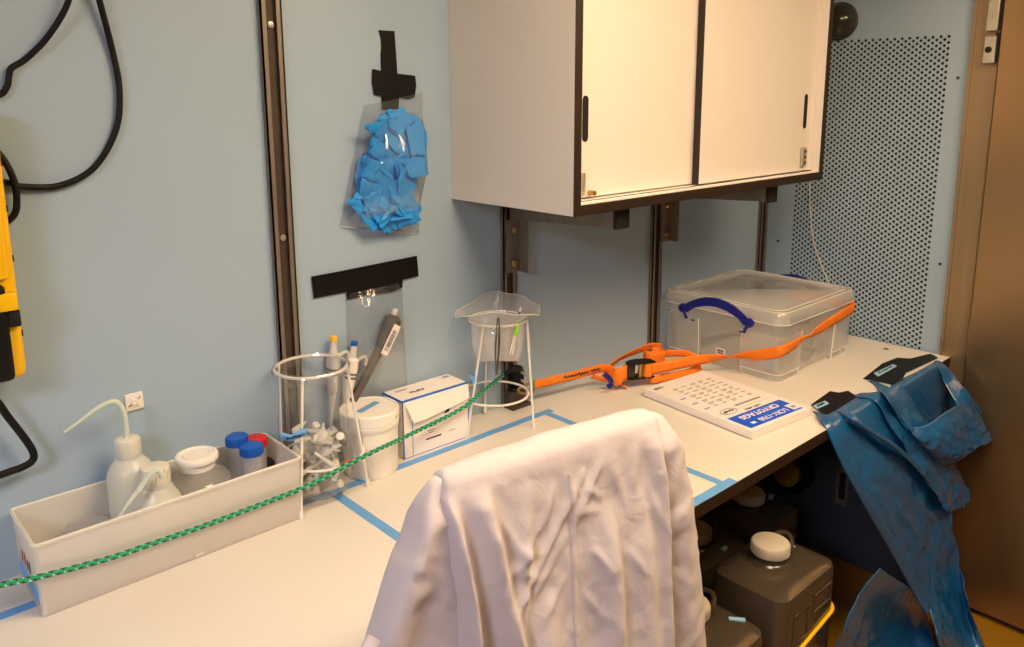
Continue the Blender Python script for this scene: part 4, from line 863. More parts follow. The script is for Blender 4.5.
# ================================================================ clear lidded bin
def bin_():
    x0, x1, y0, y1, z0 = 1.860, 2.262, 1.0, 1.372, BT+.0006
    zt = .912
    t = thing('storage_bin', ((x0+x1)/2, (y0+y1)/2, BT), 'clear lidded plastic bin with navy handles and an orange strap round it', 'bin')
    def loop(z, k, r=.03, nn=7):
        pts = []
        for cx, cy, a0 in ((x1-k-r, y1-k-r, 0), (x0+k+r, y1-k-r, PI/2), (x0+k+r, y0+k+r, PI), (x1-k-r, y0+k+r, 1.5*PI)):
            for q in range(nn):
                a = a0+q*PI/2/(nn-1); pts.append((cx+r*cos(a), cy+r*sin(a), z))
        return pts
    b = MB(); g = b.grid([loop(z0+.004, .024), loop(z0+.006, .016), loop(zt-.035, .010), loop(zt-.033, .003), loop(zt, .002)], close_u=True)
    b.bm.faces.new(g[0][::-1]); b.build('tub', M['bin'], t)
    # corner legs: wide L columns standing proud at each corner with a foot step
    for sx, sy in ((0, 0), (1, 0), (0, 1), (1, 1)):
        cx = x0 if not sx else x1; cy = y0 if not sy else y1
        dx = 1 if not sx else -1; dy = 1 if not sy else -1
        Lx, Ly, r = .105, .118, .022
        def col(z, k):
            pts = [(cx+dx*Lx, cy+dy*(k+.014)), (cx+dx*Lx, cy+dy*k), (cx+dx*(k+r), cy+dy*k)]
            for q in range(1, 5):
                a = q*PI/2/5; pts.append((cx+dx*(k+r-r*sin(a)), cy+dy*(k+r-r*cos(a))))
            pts += [(cx+dx*k, cy+dy*(k+r)), (cx+dx*k, cy+dy*Ly), (cx+dx*(k+.014), cy+dy*Ly)]
            return [(p[0], p[1], z) for p in pts]
        b = MB(); b.grid([col(z0, .007), col(z0+.022, .004), col(z0+.0225, .001), col(zt-.034, .0)]); b.build('corner_leg', M['bin'], t)
        bd = MB()
        for kk, zz in ((.0065, z0+.001), (.002, z0+.0225)):
            bd.tube(col(zz, kk)[1:-1], .0016, 5)
        for ii in (1, -2):
            bd.tube([col(z0, .007)[ii], col(zt-.034, 0)[ii]], .0017, 5)
        bd.build('corner_bead', M['cap_milky'], t)
    # lid with overhanging rim and raised border
    kx = -.010
    b = MB(); g = b.grid([loop(zt-.003, kx+.002, .034), loop(zt+.0005, kx, .034), loop(zt+.024, kx+.003, .034), loop(zt+.030, kx+.008, .034), loop(zt+.030, kx+.024, .026), loop(zt+.0235, kx+.028, .026), loop(zt+.0235, kx+.06, .02), loop(zt+.0265, kx+.064, .02)], close_u=True)
    b.bm.faces.new(g[-1]); l = b.build('lid', M['bin_lid'], t)
    bd = MB()
    for z, k in ((zt-.002, kx+.001), (zt+.029, kx+.008), (zt+.0302, kx+.023)): bd.tube(loop(z, k, .034), .0014, 5, close=True)
    bd.build('rim_bead', M['cap_milky'], l)
    for x in (1.96, 2.06, 2.17): Bx(x-.03, x+.03, y1-.017, y1-.008, zt+.0302, zt+.033, .001).build('lid_rib', M['bin_lid'], l, smooth=False)
    # navy handles: arched clip with eye ends
    for sgn, X in ((-1, x0-.0135), (1, x1+.0135)):
        yc = 1.194; hw = .107
        top, bot = [], []
        for k in range(25):
            f = -1+2*k/24
            zz = .944-.042*f*f
            top.append((X, yc+f*hw, zz+.0055))
            th = .024 if abs(f) < .62 else .024-.010*(abs(f)-.62)/.38
            if abs(f) > .72: th += .010*min(1, (abs(f)-.72)/.06)*(1 if abs(f) < .9 else .4)
            bot.append((X, yc+f*hw, zz+.0055-th))
        b = MB(); n = len(top); w = .007
        b.prism(top+bot[::-1], (w if sgn < 0 else -w, 0, 0))
        h = b.build('handle', M['navy'], t, smooth=False)
        for s in (-1, 1):
            ey = (X-.0006*(-sgn)*-1, yc+s*hw*.985, .9025)
            mt = frame_mtx((X+(0 if sgn < 0 else 0), yc+s*hw*.985, .9020), (0, -1 if sgn < 0 else 1, 0), (0, 0, 1))
            MB().lathe([(.0050, -.007), (.0050, .0022), (.0128, .0022), (.0128, -.007)], seg=18, mat=mt).build('eye', M['navy'], h)
            MB().tube([(X+sgn*.001*-1, yc+s*(hw-.004), .896), (X, yc+s*(hw-.012), .882), (X+.002, yc+s*(hw-.015), .874)], [.0048, .0042, .0046], 7).build('clip_leg', M['navy'], h)
            MB().tube([(x0-.002 if sgn < 0 else x1+.002, yc+s*(hw-.026), .870), (x0-.002 if sgn < 0 else x1+.002, yc+s*(hw-.034), .869)], .0026, 7).build('pin', M['navy'], h)
    m = frame_mtx((x0-.0012, 1.178, .7975), (0, -1, 0), (0, 0, 1))
    lb = MB().box(-.0145, .0145, -.012, .012, 0, .0004, mat=m).build('label', M['paper'], t, smooth=False)
    bb = MB()
    for r_, z in ((0, .0045), (1, -.002)):
        for k in range(4): bb.box(-.010+k*.0052, -.0062+k*.0052, z-.0024, z+.0024, .0004, .0007, mat=m)
    bb.build('print', M['ink'], lb, smooth=False)
bin_()
# pale odds and ends inside the bin
t = thing('paper_sheet', (2.06, 1.2, BT+.012), 'pale folded sheet lying flat inside the clear bin', 'sheet')
b = MB(); b.grid([[(1.91+.05*i, 1.05+.055*j, BT+.014+.004*sin(i*1.3+j)+.01*(j > 3)*(j-3)*.3) for i in range(6)] for j in range(6)]); b.build('sheet', M['bag_thick'], t, solid=.001)
tag(Bx(1.93, 1.965, 1.06, 1.085, BT+.0075, BT+.03, .003).build('blue_scrap', M['tape_label']), 'small blue scrap near the front corner inside the clear bin', 'scrap')

# ================================================================ pad of printed label sheets
def pad():
    th = radians(-6.0)
    ux = Vector((cos(th), sin(th), 0)); uy = Vector((-sin(th), cos(th), 0)); uz = Vector((0, 0, 1))
    o = Vector((1.5095, .8675, BT+.0006)); W, L, H = .222, .327, .0190
    m = Matrix((ux, uy, uz)).transposed().to_4x4(); m.translation = o
    t = thing('label_pad', tuple(o+ux*W/2+uy*L/2), 'thick white pad of printed sheets with a blue heading band on the bench', 'pad')
    MB().box(-.0015, W-.001, .001, L+.0015, 0, .0012, mat=m).build('backing', M['ink_grey'], t, smooth=False)
    b = MB()
    for k in range(9):
        z = .0012+(H-.0012)*k/9; j = rnd.uniform(-.0005, .0005)
        b.box(j, W+j, j, L+j, z, z+(H-.0012)/9, mat=m)
    b.build('sheets', M['paper'], t, smooth=False)
    f = m @ Matrix.Translation((0, 0, H))
    bl = MB().box(.012, .206, .012, .078, .0002, .0005, mat=f).build('blue_band', M['cover_blue'], t, smooth=False)
    # the heading faces the other way round: read from the bench's far side
    rot = Matrix.Rotation(PI, 4, 'Z')
    text_mesh('heading', 'CRYOTAGS', .0235, f @ Matrix.Translation((.106, .0605, .0007)) @ rot @ Matrix.Scale(1.12, 4, (1, 0, 0)), M['paper'], bl, bold=.0006)
    text_mesh('heading', 'LCRY-1700', .0225, f @ Matrix.Translation((.117, .030, .0007)) @ rot @ Matrix.Scale(.98, 4, (1, 0, 0)), M['paper'], bl, bold=.0003)
    MB().box(.036, .050, .024, .033, .0005, .0008, mat=f).build('square_mark', M['paper'], bl, smooth=False)
    st_ = MB().box(.181, .209, .018, .046, .0005, .0010, mat=f).build('sticker', M['paper'], bl, smooth=False)
    MB().box(.188, .200, .026, .036, .0010, .0012, mat=f).build('sticker_print', M['ink_grey'], st_, smooth=False)
    text_mesh('strapline', 'LASER LABELS', .0095, f @ Matrix.Translation((.118, .0875, .0003)) @ rot, M['ink'], t)
    MB().box(.012, .20, .1010, .1016, .0002, .0004, mat=f).build('rule_line', M['ink_grey'], t, smooth=False)
    # oval signature scrawl
    q = MB().tube([f @ Vector((.050+.026*cos(a), .104+.013*sin(a), .0006)) for a in [2*PI*k/28 for k in range(28)]], .0005, 5, close=True)
    q.build('oval_mark', M['ink'], t)
    scribble('scrawl', f @ Matrix.Translation((.05, .104, .0002)), .034, .012, M['ink'], t, 21, 12, .0007)
    b1, b2 = MB(), MB()
    rr = random.Random(3)
    b1.box(.09, .185, .114, .121, .0002, .0004, mat=f)
    for row in range(8):
        y = .145+row*.0185
        if row < 5 and row % 2 == 0: b2.box(.016, .034, y-.002, y+.004, .0002, .0004, mat=f)
        for k in range(5):
            x = .050+k*.031; w = rr.uniform(.012, .022)
            b1.box(x, x+w, y, y+.0035, .0002, .0004, mat=f)
            if rr.random() < .5: b1.box(x, x+w*.7, y-.006, y-.0035, .0002, .0004, mat=f)
    b1.build('printed_lines', M['ink_grey'], t, smooth=False); b2.build('row_headings', M['ink_blue'], t, smooth=False)
    text_mesh('title', 'LASER', .012, f @ Matrix.Translation((.030, .306, .0003)) @ rot, M['ink'], t)
pad()

# ================================================================ blue liners taped to the bench edge
def liner_sheet(name, rows, parent, nu=12, nv=12, amp=.007, f=15, seed=0, k0=1.2):
    g = net(rows, nu, nv); nr, nc = len(g), len(g[0])
    for i in range(nr):
        k = min(1, max(0, (i-nv*k0)/nv))
        for j in range(nc):
            p = g[i][j]
            d = Vector((-.25, -1, .25)).normalized()
            n1 = ridged((p.x+p.z*.5+seed, p.y*.3, p.z*.7), f)*amp + ridged((p.x*1.2-p.z*.5+seed, p.y, p.z+p.x*.4), f*2.1)*amp*.6 + ridged((p.x+seed*2, p.y*2, p.z*1.4), f*4.5)*amp*.28
            g[i][j] = p + d*n1*k
            if g[i][j].z < .004: g[i][j].z = .004
    b = MB(); b.grid(g); return b.build(name, M['trash'], parent, solid=.0012, auto=75)
b2t = thing('blue_liner', (1.88, .74, 0), 'long blue plastic liner taped beside the pad and trailing to the floor', 'liner')
liner_sheet('sheet', DATA['bagB'], b2t, seed=1)
liner_sheet('trailing_flap', DATA['bagB2'], b2t, seed=5)
liner_sheet('handle_flap', DATA['bagBl'], b2t, seed=9)
rl = catmull(DATA['rollB'], 6)
bq = MB().tube(rl, [.004+.010*min(1, i/8) for i in range(len(rl))], 10, flat=.55); bq.build('rolled_edge', M['trash'], b2t)
fl = catmull(DATA['foldB'], 6)
MB().tube(fl, [.003+.010*min(1, i/6)*min(1, (len(fl)-i)/5) for i in range(len(fl))], 10, flat=.5).build('standing_fold', M['trash'], b2t)
a2t = thing('blue_liner', (2.2, .74, .5), 'short blue plastic liner gaping open at the far bench corner by the steel door', 'liner')
liner_sheet('back_panel', DATA['bagAback'], a2t, seed=17, amp=.004)
liner_sheet('front_panel', DATA['bagAfront'], a2t, seed=13, amp=.009, k0=0)
liner_sheet('side_strand', DATA['bagAstrand'], a2t, seed=23, amp=.004)
liner_sheet('side_panel', DATA['bagAside'], a2t, seed=27, amp=.005)
def tape_patch(name, poly, label, lab, sc):
    # stuck-down cloth tape with its own thickness and slight buckles
    b = MB().prism([(p[0], p[1], BT+.0024) for p in poly], (0, 0, .0010))
    t = b.build(name, M['tape_black'], smooth=False); tag(t, label, 'tape')
    l = MB().prism([(p[0], p[1], BT+.0035) for p in lab], (0, 0, .0005)).build('blue_label', M['tape_label'], t, smooth=False)
    c = sum((Vector(p) for p in lab), Vector())/4; d = (Vector(lab[1])-Vector(lab[0])).normalized()
    mt = frame_mtx((c.x, c.y, BT+.0042), (d.x, d.y, 0), (-d.y, d.x, 0))
    scribble('hand_writing', mt, sc, .008, M['ink'], l, 8, 12, .0011)
tape_patch('black_tape_patch', DATA['tapeA'], 'black cloth tape patch at the far bench corner holding the short blue liner', DATA['labA'], .08)
tape_patch('black_tape_patch', DATA['tapeB'], 'black cloth tape patch beside the pad holding the long blue liner', DATA['labB'], .03)

# ================================================================ smoky jugs under the bench
def jug(cx, cy, w, d, h, label, capdx=0, capdy=0):
    t = thing('carboy', (cx, cy, 0), label, 'jug', 'smoky jugs under the bench')
    def loop(z, a, bb, r=.03):
        pts = []
        for sx, sy, a0 in ((1, 1, 0), (-1, 1, PI/2), (-1, -1, PI), (1, -1, 1.5*PI)):
            for q in range(6):
                an = a0+q*PI/10; pts.append((cx+sx*(a-r)+r*cos(an), cy+sy*(bb-r)+r*sin(an), z))
        return pts
    a, bb = w/2, d/2
    b = MB(); rows = [loop(.001, a*.92, bb*.92), loop(.012, a, bb), loop(h*.55, a, bb), loop(h-.018, a, bb), loop(h-.006, a*.975, bb*.975), loop(h, a*.90, bb*.88), loop(h+.008, a*.70, bb*.66)]
    x, y = cx+capdx, cy+capdy
    nk = []
    for i in range(24):
        pass
    g = b.grid(rows, close_u=True); b.bm.faces.new(g[0][::-1]); b.bm.faces.new(g[-1])
    b.build('body', M['jug'], t)
    MB().lathe([(.048, 0), (.045, .006), (.0395, .01), (.0385, .028)], (x, y, h+.003), 30).build('neck', M['jug'], t)
    c = MB().lathe([(.0385, 0), (.0415, 0), (.0425, .002), (.0425, .021), (.0405, .0245), (.036, .0255), (0, .0255)], (x, y, h+.026), 36).build('cap', M['jug_cap'], t)
    rb = MB()
    for k in range(48):
        an = 2*PI*k/48; rb.tube([(x+.0425*cos(an), y+.0425*sin(an), h+.028), (x+.0425*cos(an), y+.0425*sin(an), h+.046)], .0009, 4)
    rb.build('cap_ribs', M['jug_cap'], c)
    hp = catmull([(x+.050, y-.022, h+.006), (x+.058, y-.020, h+.026), (x+.080, y-.004, h+.034), (x+.078, y+.018, h+.034), (x+.056, y+.028, h+.026), (x+.046, y+.026, h+.006)], 5)
    MB().tube(hp, .0062, 8).build('handle', M['jug'], t)
    # moulded panel ridges on two faces
    for (p0, p1, p2, p3) in (((cx-a*.6, cy-bb-.0012), (cx-a*.1, cy-bb-.0012), h-.05, h-.12), ((cx+a*.1, cy-bb-.0012), (cx+a*.7, cy-bb-.0012), h-.04, h-.08)):
        MB().tube([(p0[0], p0[1], p2), (p1[0], p1[1], p2), (p1[0], p1[1], p3), (p0[0], p0[1], p3)], .0022, 5, close=True).build('moulded_panel', M['jug'], t)
    return t
j1 = jug(1.553, .818, .245, .182, .455, 'front smoky grey carboy with a yellow cord round it, nearest the bench opening', -.002, .012)
j2 = jug(1.865, 1.06, .22, .182, .385, 'smoky carboy in the shadow deepest under the bench, below the black tape', -.02, 0)
j3 = jug(1.60, 1.06, .22, .182, .385, 'smoky carboy in the shadow behind the front one', -.02, -.01)
j4 = jug(1.300, .845, .215, .20, .402, 'lower smoky carboy half hidden by the coat with a blue tape tab on top', -.002, .022)
a, bb = .245/2+.003, .182/2+.003
zc = .348
lp = []
for sx, sy, a0 in ((1, 1, 0), (-1, 1, PI/2), (-1, -1, PI), (1, -1, 1.5*PI)):
    for q in range(5):
        an = a0+q*PI/8; xx = 1.553+sx*(a-.03)+.03*cos(an); lp.append((xx, .818+sy*(bb-.03)+.03*sin(an), .314+.030*(xx-1.524)/.17))
tag(MB().tube(lp, .0042, 8, close=True).build('yellow_rope', M['yellow']), 'bright yellow rope tied round the front carboy', 'rope')
for parent, (x, y, z, w, d, rz), lab in ((j1, (1.628, .862, .4635, .028, .014, .5), ''), (j1, (1.632, .825, .4625, .022, .016, -.3), ''), (j4, (1.374, .800, .4118, .034, .011, -.9), ''), (j3, (1.62, .99, .390, .02, .014, .2), ''), (j2, (1.93, 1.05, .3935, .03, .03, .3), '')):
    m = Matrix.Translation((x, y, z)) @ Matrix.Rotation(rz, 4, 'Z')
    MB().box(-w/2, w/2, -d/2, d/2, -.003, .0006, mat=m).build('tape_tab', M['tape_label'], parent, smooth=False)
# ================================================================ bag of gloves taped to the wall
def folded_glove(name, c, size, seed):
    """a thin glove outline (palm, cuff, five fingers) folded over on itself several times and lightly crushed"""
    rj = random.Random(seed*31+5)
    N = 34; W, H = .105*size, .19*size
    def inside(x, y):          # x across -1..1, y from cuff 0 to finger tips 1
        if y < .12: return abs(x) < .62
        if y < .52: return abs(x) < .60+.12*min(1, (y-.12)/.2)
        if y < 1:
            for cx, top, hw in ((-.55, .86, .16), (-.18, .97, .165), (.19, .94, .165), (.55, .80, .15)):
                if abs(x-cx) < hw and y < top: return True
        return False
    def thumb(x, y): return .22 < y < .58 and .6 < x < 1.0 and abs(y-.24-(x-.6)*.7) < .10
    P = [[Vector(((i/N*2-1)*W/2, 0, (j/N-.5)*H)) for i in range(N+1)] for j in range(N+1)]
    keep = [[inside((i+.5)/N*2-1, (j+.5)/N) or thumb((i+.5)/N*2-1, (j+.5)/N) for i in range(N)] for j in range(N)]
    for k in range(5):
        a = rj.uniform(0, 2*PI) if k > 1 else (PI/2 if k == 0 else -PI/2)+rj.uniform(-.3, .3)
        n = Vector((cos(a), 0, sin(a))); t = Vector((-sin(a), 0, cos(a)))
        d = H*(.15 if k < 2 else .13)*rj.uniform(.8, 1.15)
        R = Matrix.Rotation(rj.choice((-1, 1))*radians(rj.uniform(128, 168)), 3, t)
        for row in P:
            for q in row:
                s_ = q.dot(n)-d
                if s_ > 0:
                    o = q-n*s_
                    v = R @ (n*s_); q.xyz = o+v
    m = Matrix.Rotation(rj.uniform(0, 2*PI), 3, 'Y')
    tilt = Matrix.Rotation(rj.uniform(-.5, .5), 3, 'X') @ Matrix.Rotation(rj.uniform(-.5, .5), 3, 'Z')
    pts = [tilt @ (m @ q) for row in P for q in row]
    ys = [p.y for p in pts]; y0, y1 = min(ys), max(ys); k = min(1, .034/(y1-y0))
    cx = sum((p for p in pts), Vector())/len(pts)
    b = MB(); vs = []
    for p in pts:
        p = p-cx; p.y *= k
        p = p+Vector((1, .5, 1))*.004*noise.noise(p*45+Vector((seed, 0, 0)))
        q = p+Vector(c); q.y = min(max(q.y, 1.338), YW-.004)
        vs.append(b.bm.verts.new(q))
    for j in range(N):
        for i in range(N):
            if keep[j][i]: b.bm.faces.new((vs[j*(N+1)+i], vs[j*(N+1)+i+1], vs[(j+1)*(N+1)+i+1], vs[(j+1)*(N+1)+i]))
    for v in [v for v in b.bm.verts if not v.link_faces]: b.bm.verts.remove(v)
    return b.build(name, M['glove'], None, solid=.0008, auto=35)
spots = [(.948, 1.440, 1.0), (.905, 1.428, .9), (.980, 1.410, .95), (.930, 1.395, 1.1), (.888, 1.380, 1.0), (.966, 1.362, 1.1), (.908, 1.345, 1.15), (.872, 1.320, 1.0), (.952, 1.318, 1.15), (.905, 1.290, 1.15), (.868, 1.278, .95), (.955, 1.266, 1.0), (.915, 1.255, 1.0), (.885, 1.262, .9), (.925, 1.425, 1.0), (.940, 1.345, 1.1), (.890, 1.318, 1.1), (.930, 1.288, 1.0), (.853, 1.288, .8), (.868, 1.352, .85), (.940, 1.252, .8)]
for i, (x, z, r) in enumerate(spots):
    tag(folded_glove('nitrile_glove', (x, 1.364-.004*(i % 3), z), r, i+1), 'crumpled blue glove packed in the clear bag on the wall', 'glove', 'crumpled blue gloves in the hanging bag')
def wall_bag(name, corners, bulge, label, nu=26, nv=34, seed=0, mat='bag'):
    """two films: one flat on the wall, one bulging over what is inside; corners TL, TR, BR, BL as (x, z)"""
    tl, tr, br, bl = corners
    t = thing(name, ((bl[0]+br[0])/2, YW-.01, min(bl[1], br[1])), label, 'bag')
    def sheet(y0, bl_):
        rows = []
        for j in range(nv+1):
            f = j/nv; row = []
            for i in range(nu+1):
                g = i/nu
                x = (tl[0]*(1-g)+tr[0]*g)*(1-f)+(bl[0]*(1-g)+br[0]*g)*f
                z = (tl[1]*(1-g)+tr[1]*g)*(1-f)+(bl[1]*(1-g)+br[1]*g)*f
                q = min(1, 4*g*(1-g)*1.6)*min(1, 3.2*f*(1-f)+.12)
                w = .004*ridged((x+seed, 0, z), 14)*(1 if bl_ else .1)*min(1, 8*g*(1-g))
                row.append((x, min(YW-.0008, y0-bl_*q-w*q), z))
            rows.append(row)
        b = MB(); b.grid(rows); return b
    sheet(YW-.0025, bulge).build('front_film', M[mat], t, auto=80)
    sheet(YW-.0012, 0).build('back_film', M['bag'], t, auto=80)
    MB().tube([(bl[0], YW-.003, bl[1]), ((bl[0]+br[0])/2, YW-.004, (bl[1]+br[1])/2-.002), (br[0], YW-.003, br[1])], .0012, 5).build('bottom_seal', M['bag_thick'], t)
    MB().tube([(br[0], YW-.003, br[1]), (tr[0], YW-.003, tr[1])], .0009, 5).build('side_seal', M['bag_thick'], t)
    return t
wall_bag('glove_bag', ((.878, 1.476), (1.022, 1.502), (1.003, 1.204), (.812, 1.242)), .070, 'clear plastic bag full of blue gloves taped to the blue wall')
def wall_tape(poly, y, label, curl=0):
    b = MB().prism([(x, y, z) for x, z in poly], (0, .0012, 0)); o = b.build('black_tape_strip', M['tape_black'], smooth=False)
    return tag(o, label, 'tape')
wall_tape([(.919, 1.622), (.957, 1.622), (.958, 1.60), (.961, 1.538), (.922, 1.540), (.9225, 1.575), (.925, 1.59), (.9245, 1.605)], YW-.0022, 'upright black tape strip above the bag of gloves')
wall_tape([(.901, 1.547), (.935, 1.541), (1.0035, 1.535), (1.0055, 1.515), (1.001, 1.492), (.984, 1.487), (.962, 1.492), (.960, 1.468), (.921, 1.468), (.920, 1.495), (.903, 1.497), (.899, 1.522)], YW-.0042, 'short black tape patch holding the neck of the bag of gloves')
lt = wall_tape([(.745, 1.152), (.800, 1.1525), (.9955, 1.158), (.9985, 1.113), (.958, 1.1115), (.956, 1.095), (.93, 1.090), (.862, 1.0935), (.822, 1.092), (.820, 1.108), (.748, 1.108)], YW-.0046, 'long black tape strip holding the bag with the grey handle')
wall_bag('tool_bag', ((.820, 1.105), (.955, 1.106), (.962, .876), (.815, .868)), .035, 'clear bag with a grey handle in it taped to the wall above bucket and carton', seed=4)
w = thing('grey_handle', (.87, 1.365, .88), 'dark grey tapered tool handle with a white barcode label in the taped bag', 'tool')
hp = catmull([(.921, 1.366, 1.044), (.914, 1.366, 1.032), (.905, 1.366, 1.017), (.890, 1.366, .994), (.868, 1.366, .960), (.838, 1.368, .915), (.815, 1.370, .882)], 5)
n_ = len(hp); MB().tube(hp, [.010+.0085*min(1, i/3)-(.0085*max(0, min(1, (i-8)/10)))-.0015*max(0, (i-18))/10 for i in range(n_)], 14).build('handle', M['wand'], w)
MB().tube([(.915, 1.366, 1.040), (.924, 1.366, 1.058)], [.006, .007], 10).build('end_plug', M['cap_milky'], w)
m = frame_mtx((.8975, 1.3475, 1.000), (.53, 0, .80), (-.80, 0, .53))
lb = MB().box(-.033, .033, -.0085, .0085, -.001, .0006, mat=m).build('label', M['paper'], w, smooth=False)
bb = MB(); rr = random.Random(2); x = -.024
while x < .022:
    ww = rr.choice((.0010, .0018, .0026)); bb.box(x, x+ww, -.005, .0055, .0006, .0009, mat=m); x += ww+rr.choice((.0012, .002))
bb.build('barcode', M['ink'], lb, smooth=False)

# ================================================================ yellow device and its cables at the picture's left edge
def device():
    t = thing('yellow_instrument', (.14, 1.36, 1.08), 'yellow and black instrument hung on the wall at the left edge', 'instrument')
    x0, x1, y0, y1, z0, z1 = .02, .243, 1.310, 1.372, 1.088, 1.485
    Bx(x0, x1, y0+.012, y1, z0, z1, .014, seg=3).build('yellow_shell', M['yellow'], t)
    Bx(x0+.010, x1-.0185, y0-.004, y0+.020, z0+.004, 1.235, .008, seg=3).build('black_front', M['black'], t)
    Bx(x0+.010, x1-.012, y0, y0+.018, 1.24, z1-.012, .006, seg=3).build('front_panel', M['yellow'], t)
    Bx(x1-.032, x1-.006, y0-.006, y0+.014, 1.196, 1.222, .003).build('latch', M['yellow'], t)
    Bx(x1-.020, x1-.003, y0+.002, y0+.018, 1.170, 1.194, .002).build('latch_socket', M['black_cap'], t)
    for z in (1.40, 1.335, 1.262, 1.150): Bx(x1-.004, x1+.0006, 1.330, 1.337, z, z+.010, .001).build('side_slot', M['black_cap'], t)
    Bx(.08, .20, y1, YW-.0006, 1.2, 1.4, .004).build('wall_mount', M['black'], t)
    return t
device()
def cable(pts, r, label): return tag(MB().tube(catmull(pts, 10), r, 10).build('black_cable', M['black']), label, 'cable')
yc = YW-.0075
cable([(.372, yc-.02, 1.70), (.361, yc-.015, 1.638), (.331, yc-.008, 1.586), (.300, yc, 1.552), (.2795, yc, 1.538), (.2745, yc, 1.525), (.270, yc, 1.510), (.256, yc, 1.498), (.20, yc, 1.487)], .0046, 'black cable with a kink running up beyond the top edge above the yellow instrument')
cable([(.392, yc-.02, 1.71), (.405, yc-.01, 1.641), (.420, yc, 1.567), (.425, yc, 1.506), (.414, yc, 1.444), (.377, yc, 1.387), (.325, yc, 1.362), (.272, yc, 1.365), (.255, yc, 1.372), (.15, yc-.002, 1.385)], .0050, 'black cable hanging in one wide loop on the blue wall right of the yellow instrument')
cable([(.235, yc-.001, 1.432), (.2515, yc-.010, 1.410), (.262, yc-.012, 1.378), (.2635, yc-.012, 1.348), (.2575, yc-.010, 1.324), (.235, yc-.002, 1.305)], .0050, 'short loop of black cable bulging out behind the yellow instrument')
cable([(.12, 1.345, 1.079), (.17, 1.352, 1.070), (.199, 1.358, 1.058), (.216, 1.358, 1.022), (.234, 1.358, .982), (.2425, 1.358, .957), (.2395, 1.358, .944), (.224, 1.357, .9385), (.203, 1.356, .937), (.12, 1.352, .930), (.04, 1.35, .92)], .0056, 'black cable bending back below the yellow instrument')

# ================================================================ chair and lab coat
KL = Vector((.535, .70, 0)); KR = Vector((.89, .65, 0))
kx = (KR-KL).normalized(); kn = Vector((-kx.y, kx.x, 0))
def K(u, n, z): q = KL+kx*u+kn*n; return (q.x, q.y, z)
mK = Matrix((kx, kn, Vector((0, 0, 1)))).transposed().to_4x4(); mK.translation = KL
def chair():
    base = K(.18, .30, 0)
    t = thing('desk_chair', base, 'dark desk chair pushed up to the bench, hidden under the white lab coat', 'chair')
    MB().box(.012, .345, .010, .040, .60, 1.03, .014, mat=mK, seg=3).build('backrest', M['chair'], t)
    MB().box(-.03, .39, .08, .52, .44, .50, .025, mat=mK, seg=3).build('seat', M['chair'], t)
    MB().tube(catmull([K(.18, .036, .66), K(.18, .05, .50), K(.18, .09, .42), K(.18, .24, .42)], 5), .014, 8, flat=.6).build('back_bar', M['black'], t)
    MB().lathe([(.03, .10), (.03, .3), (.018, .3), (.018, .44)], base, 20).build('gas_post', M['steel_dark'], t)
    for k in range(5):
        a = .3+2*PI*k/5
        tip = (base[0]+.27*cos(a), base[1]+.27*sin(a), .07)
        l = MB().tube([(base[0], base[1], .115), tip], [.022, .014], 8).build('leg', M['black'], t)
        MB().tube([(tip[0]-.012*sin(a), tip[1]+.012*cos(a), .028), (tip[0]+.012*sin(a), tip[1]-.012*cos(a), .028)], .0275, 14).build('caster', M['black_cap'], l)
chair()
def interp(tab, z):
    tab = sorted(tab)
    if z <= tab[0][0]: return tab[0][1]
    for (a, va), (b, vb) in zip(tab, tab[1:]):
        if z <= b:
            f = (z-a)/(b-a); return va+(vb-va)*f
    return tab[-1][1]
def resample(pts, n):
    L = [0]
    for a, b in zip(pts, pts[1:]+pts[:1]): L.append(L[-1]+math.hypot(b[0]-a[0], b[1]-a[1]))
    out = []; j = 0; P = pts+pts[:1]
    for k in range(n):
        s = L[-1]*k/n
        while L[j+1] < s: j += 1
        f = (s-L[j])/max(1e-9, L[j+1]-L[j]); out.append((P[j][0]+(P[j+1][0]-P[j][0])*f, P[j][1]+(P[j+1][1]-P[j][1])*f))
    return out
def super_loop(u0, u1, n0, n1, p, n):
    uc, nc, a, d = (u0+u1)/2, (n0+n1)/2, (u1-u0)/2, (n1-n0)/2
    pts = []
    for k in range(720):
        t = 2*PI*k/720-PI/2
        c, s = cos(t), sin(t)
        pts.append((uc+a*math.copysign(abs(c)**p, c), nc+d*math.copysign(abs(s)**p, s)))
    return resample(pts, n)
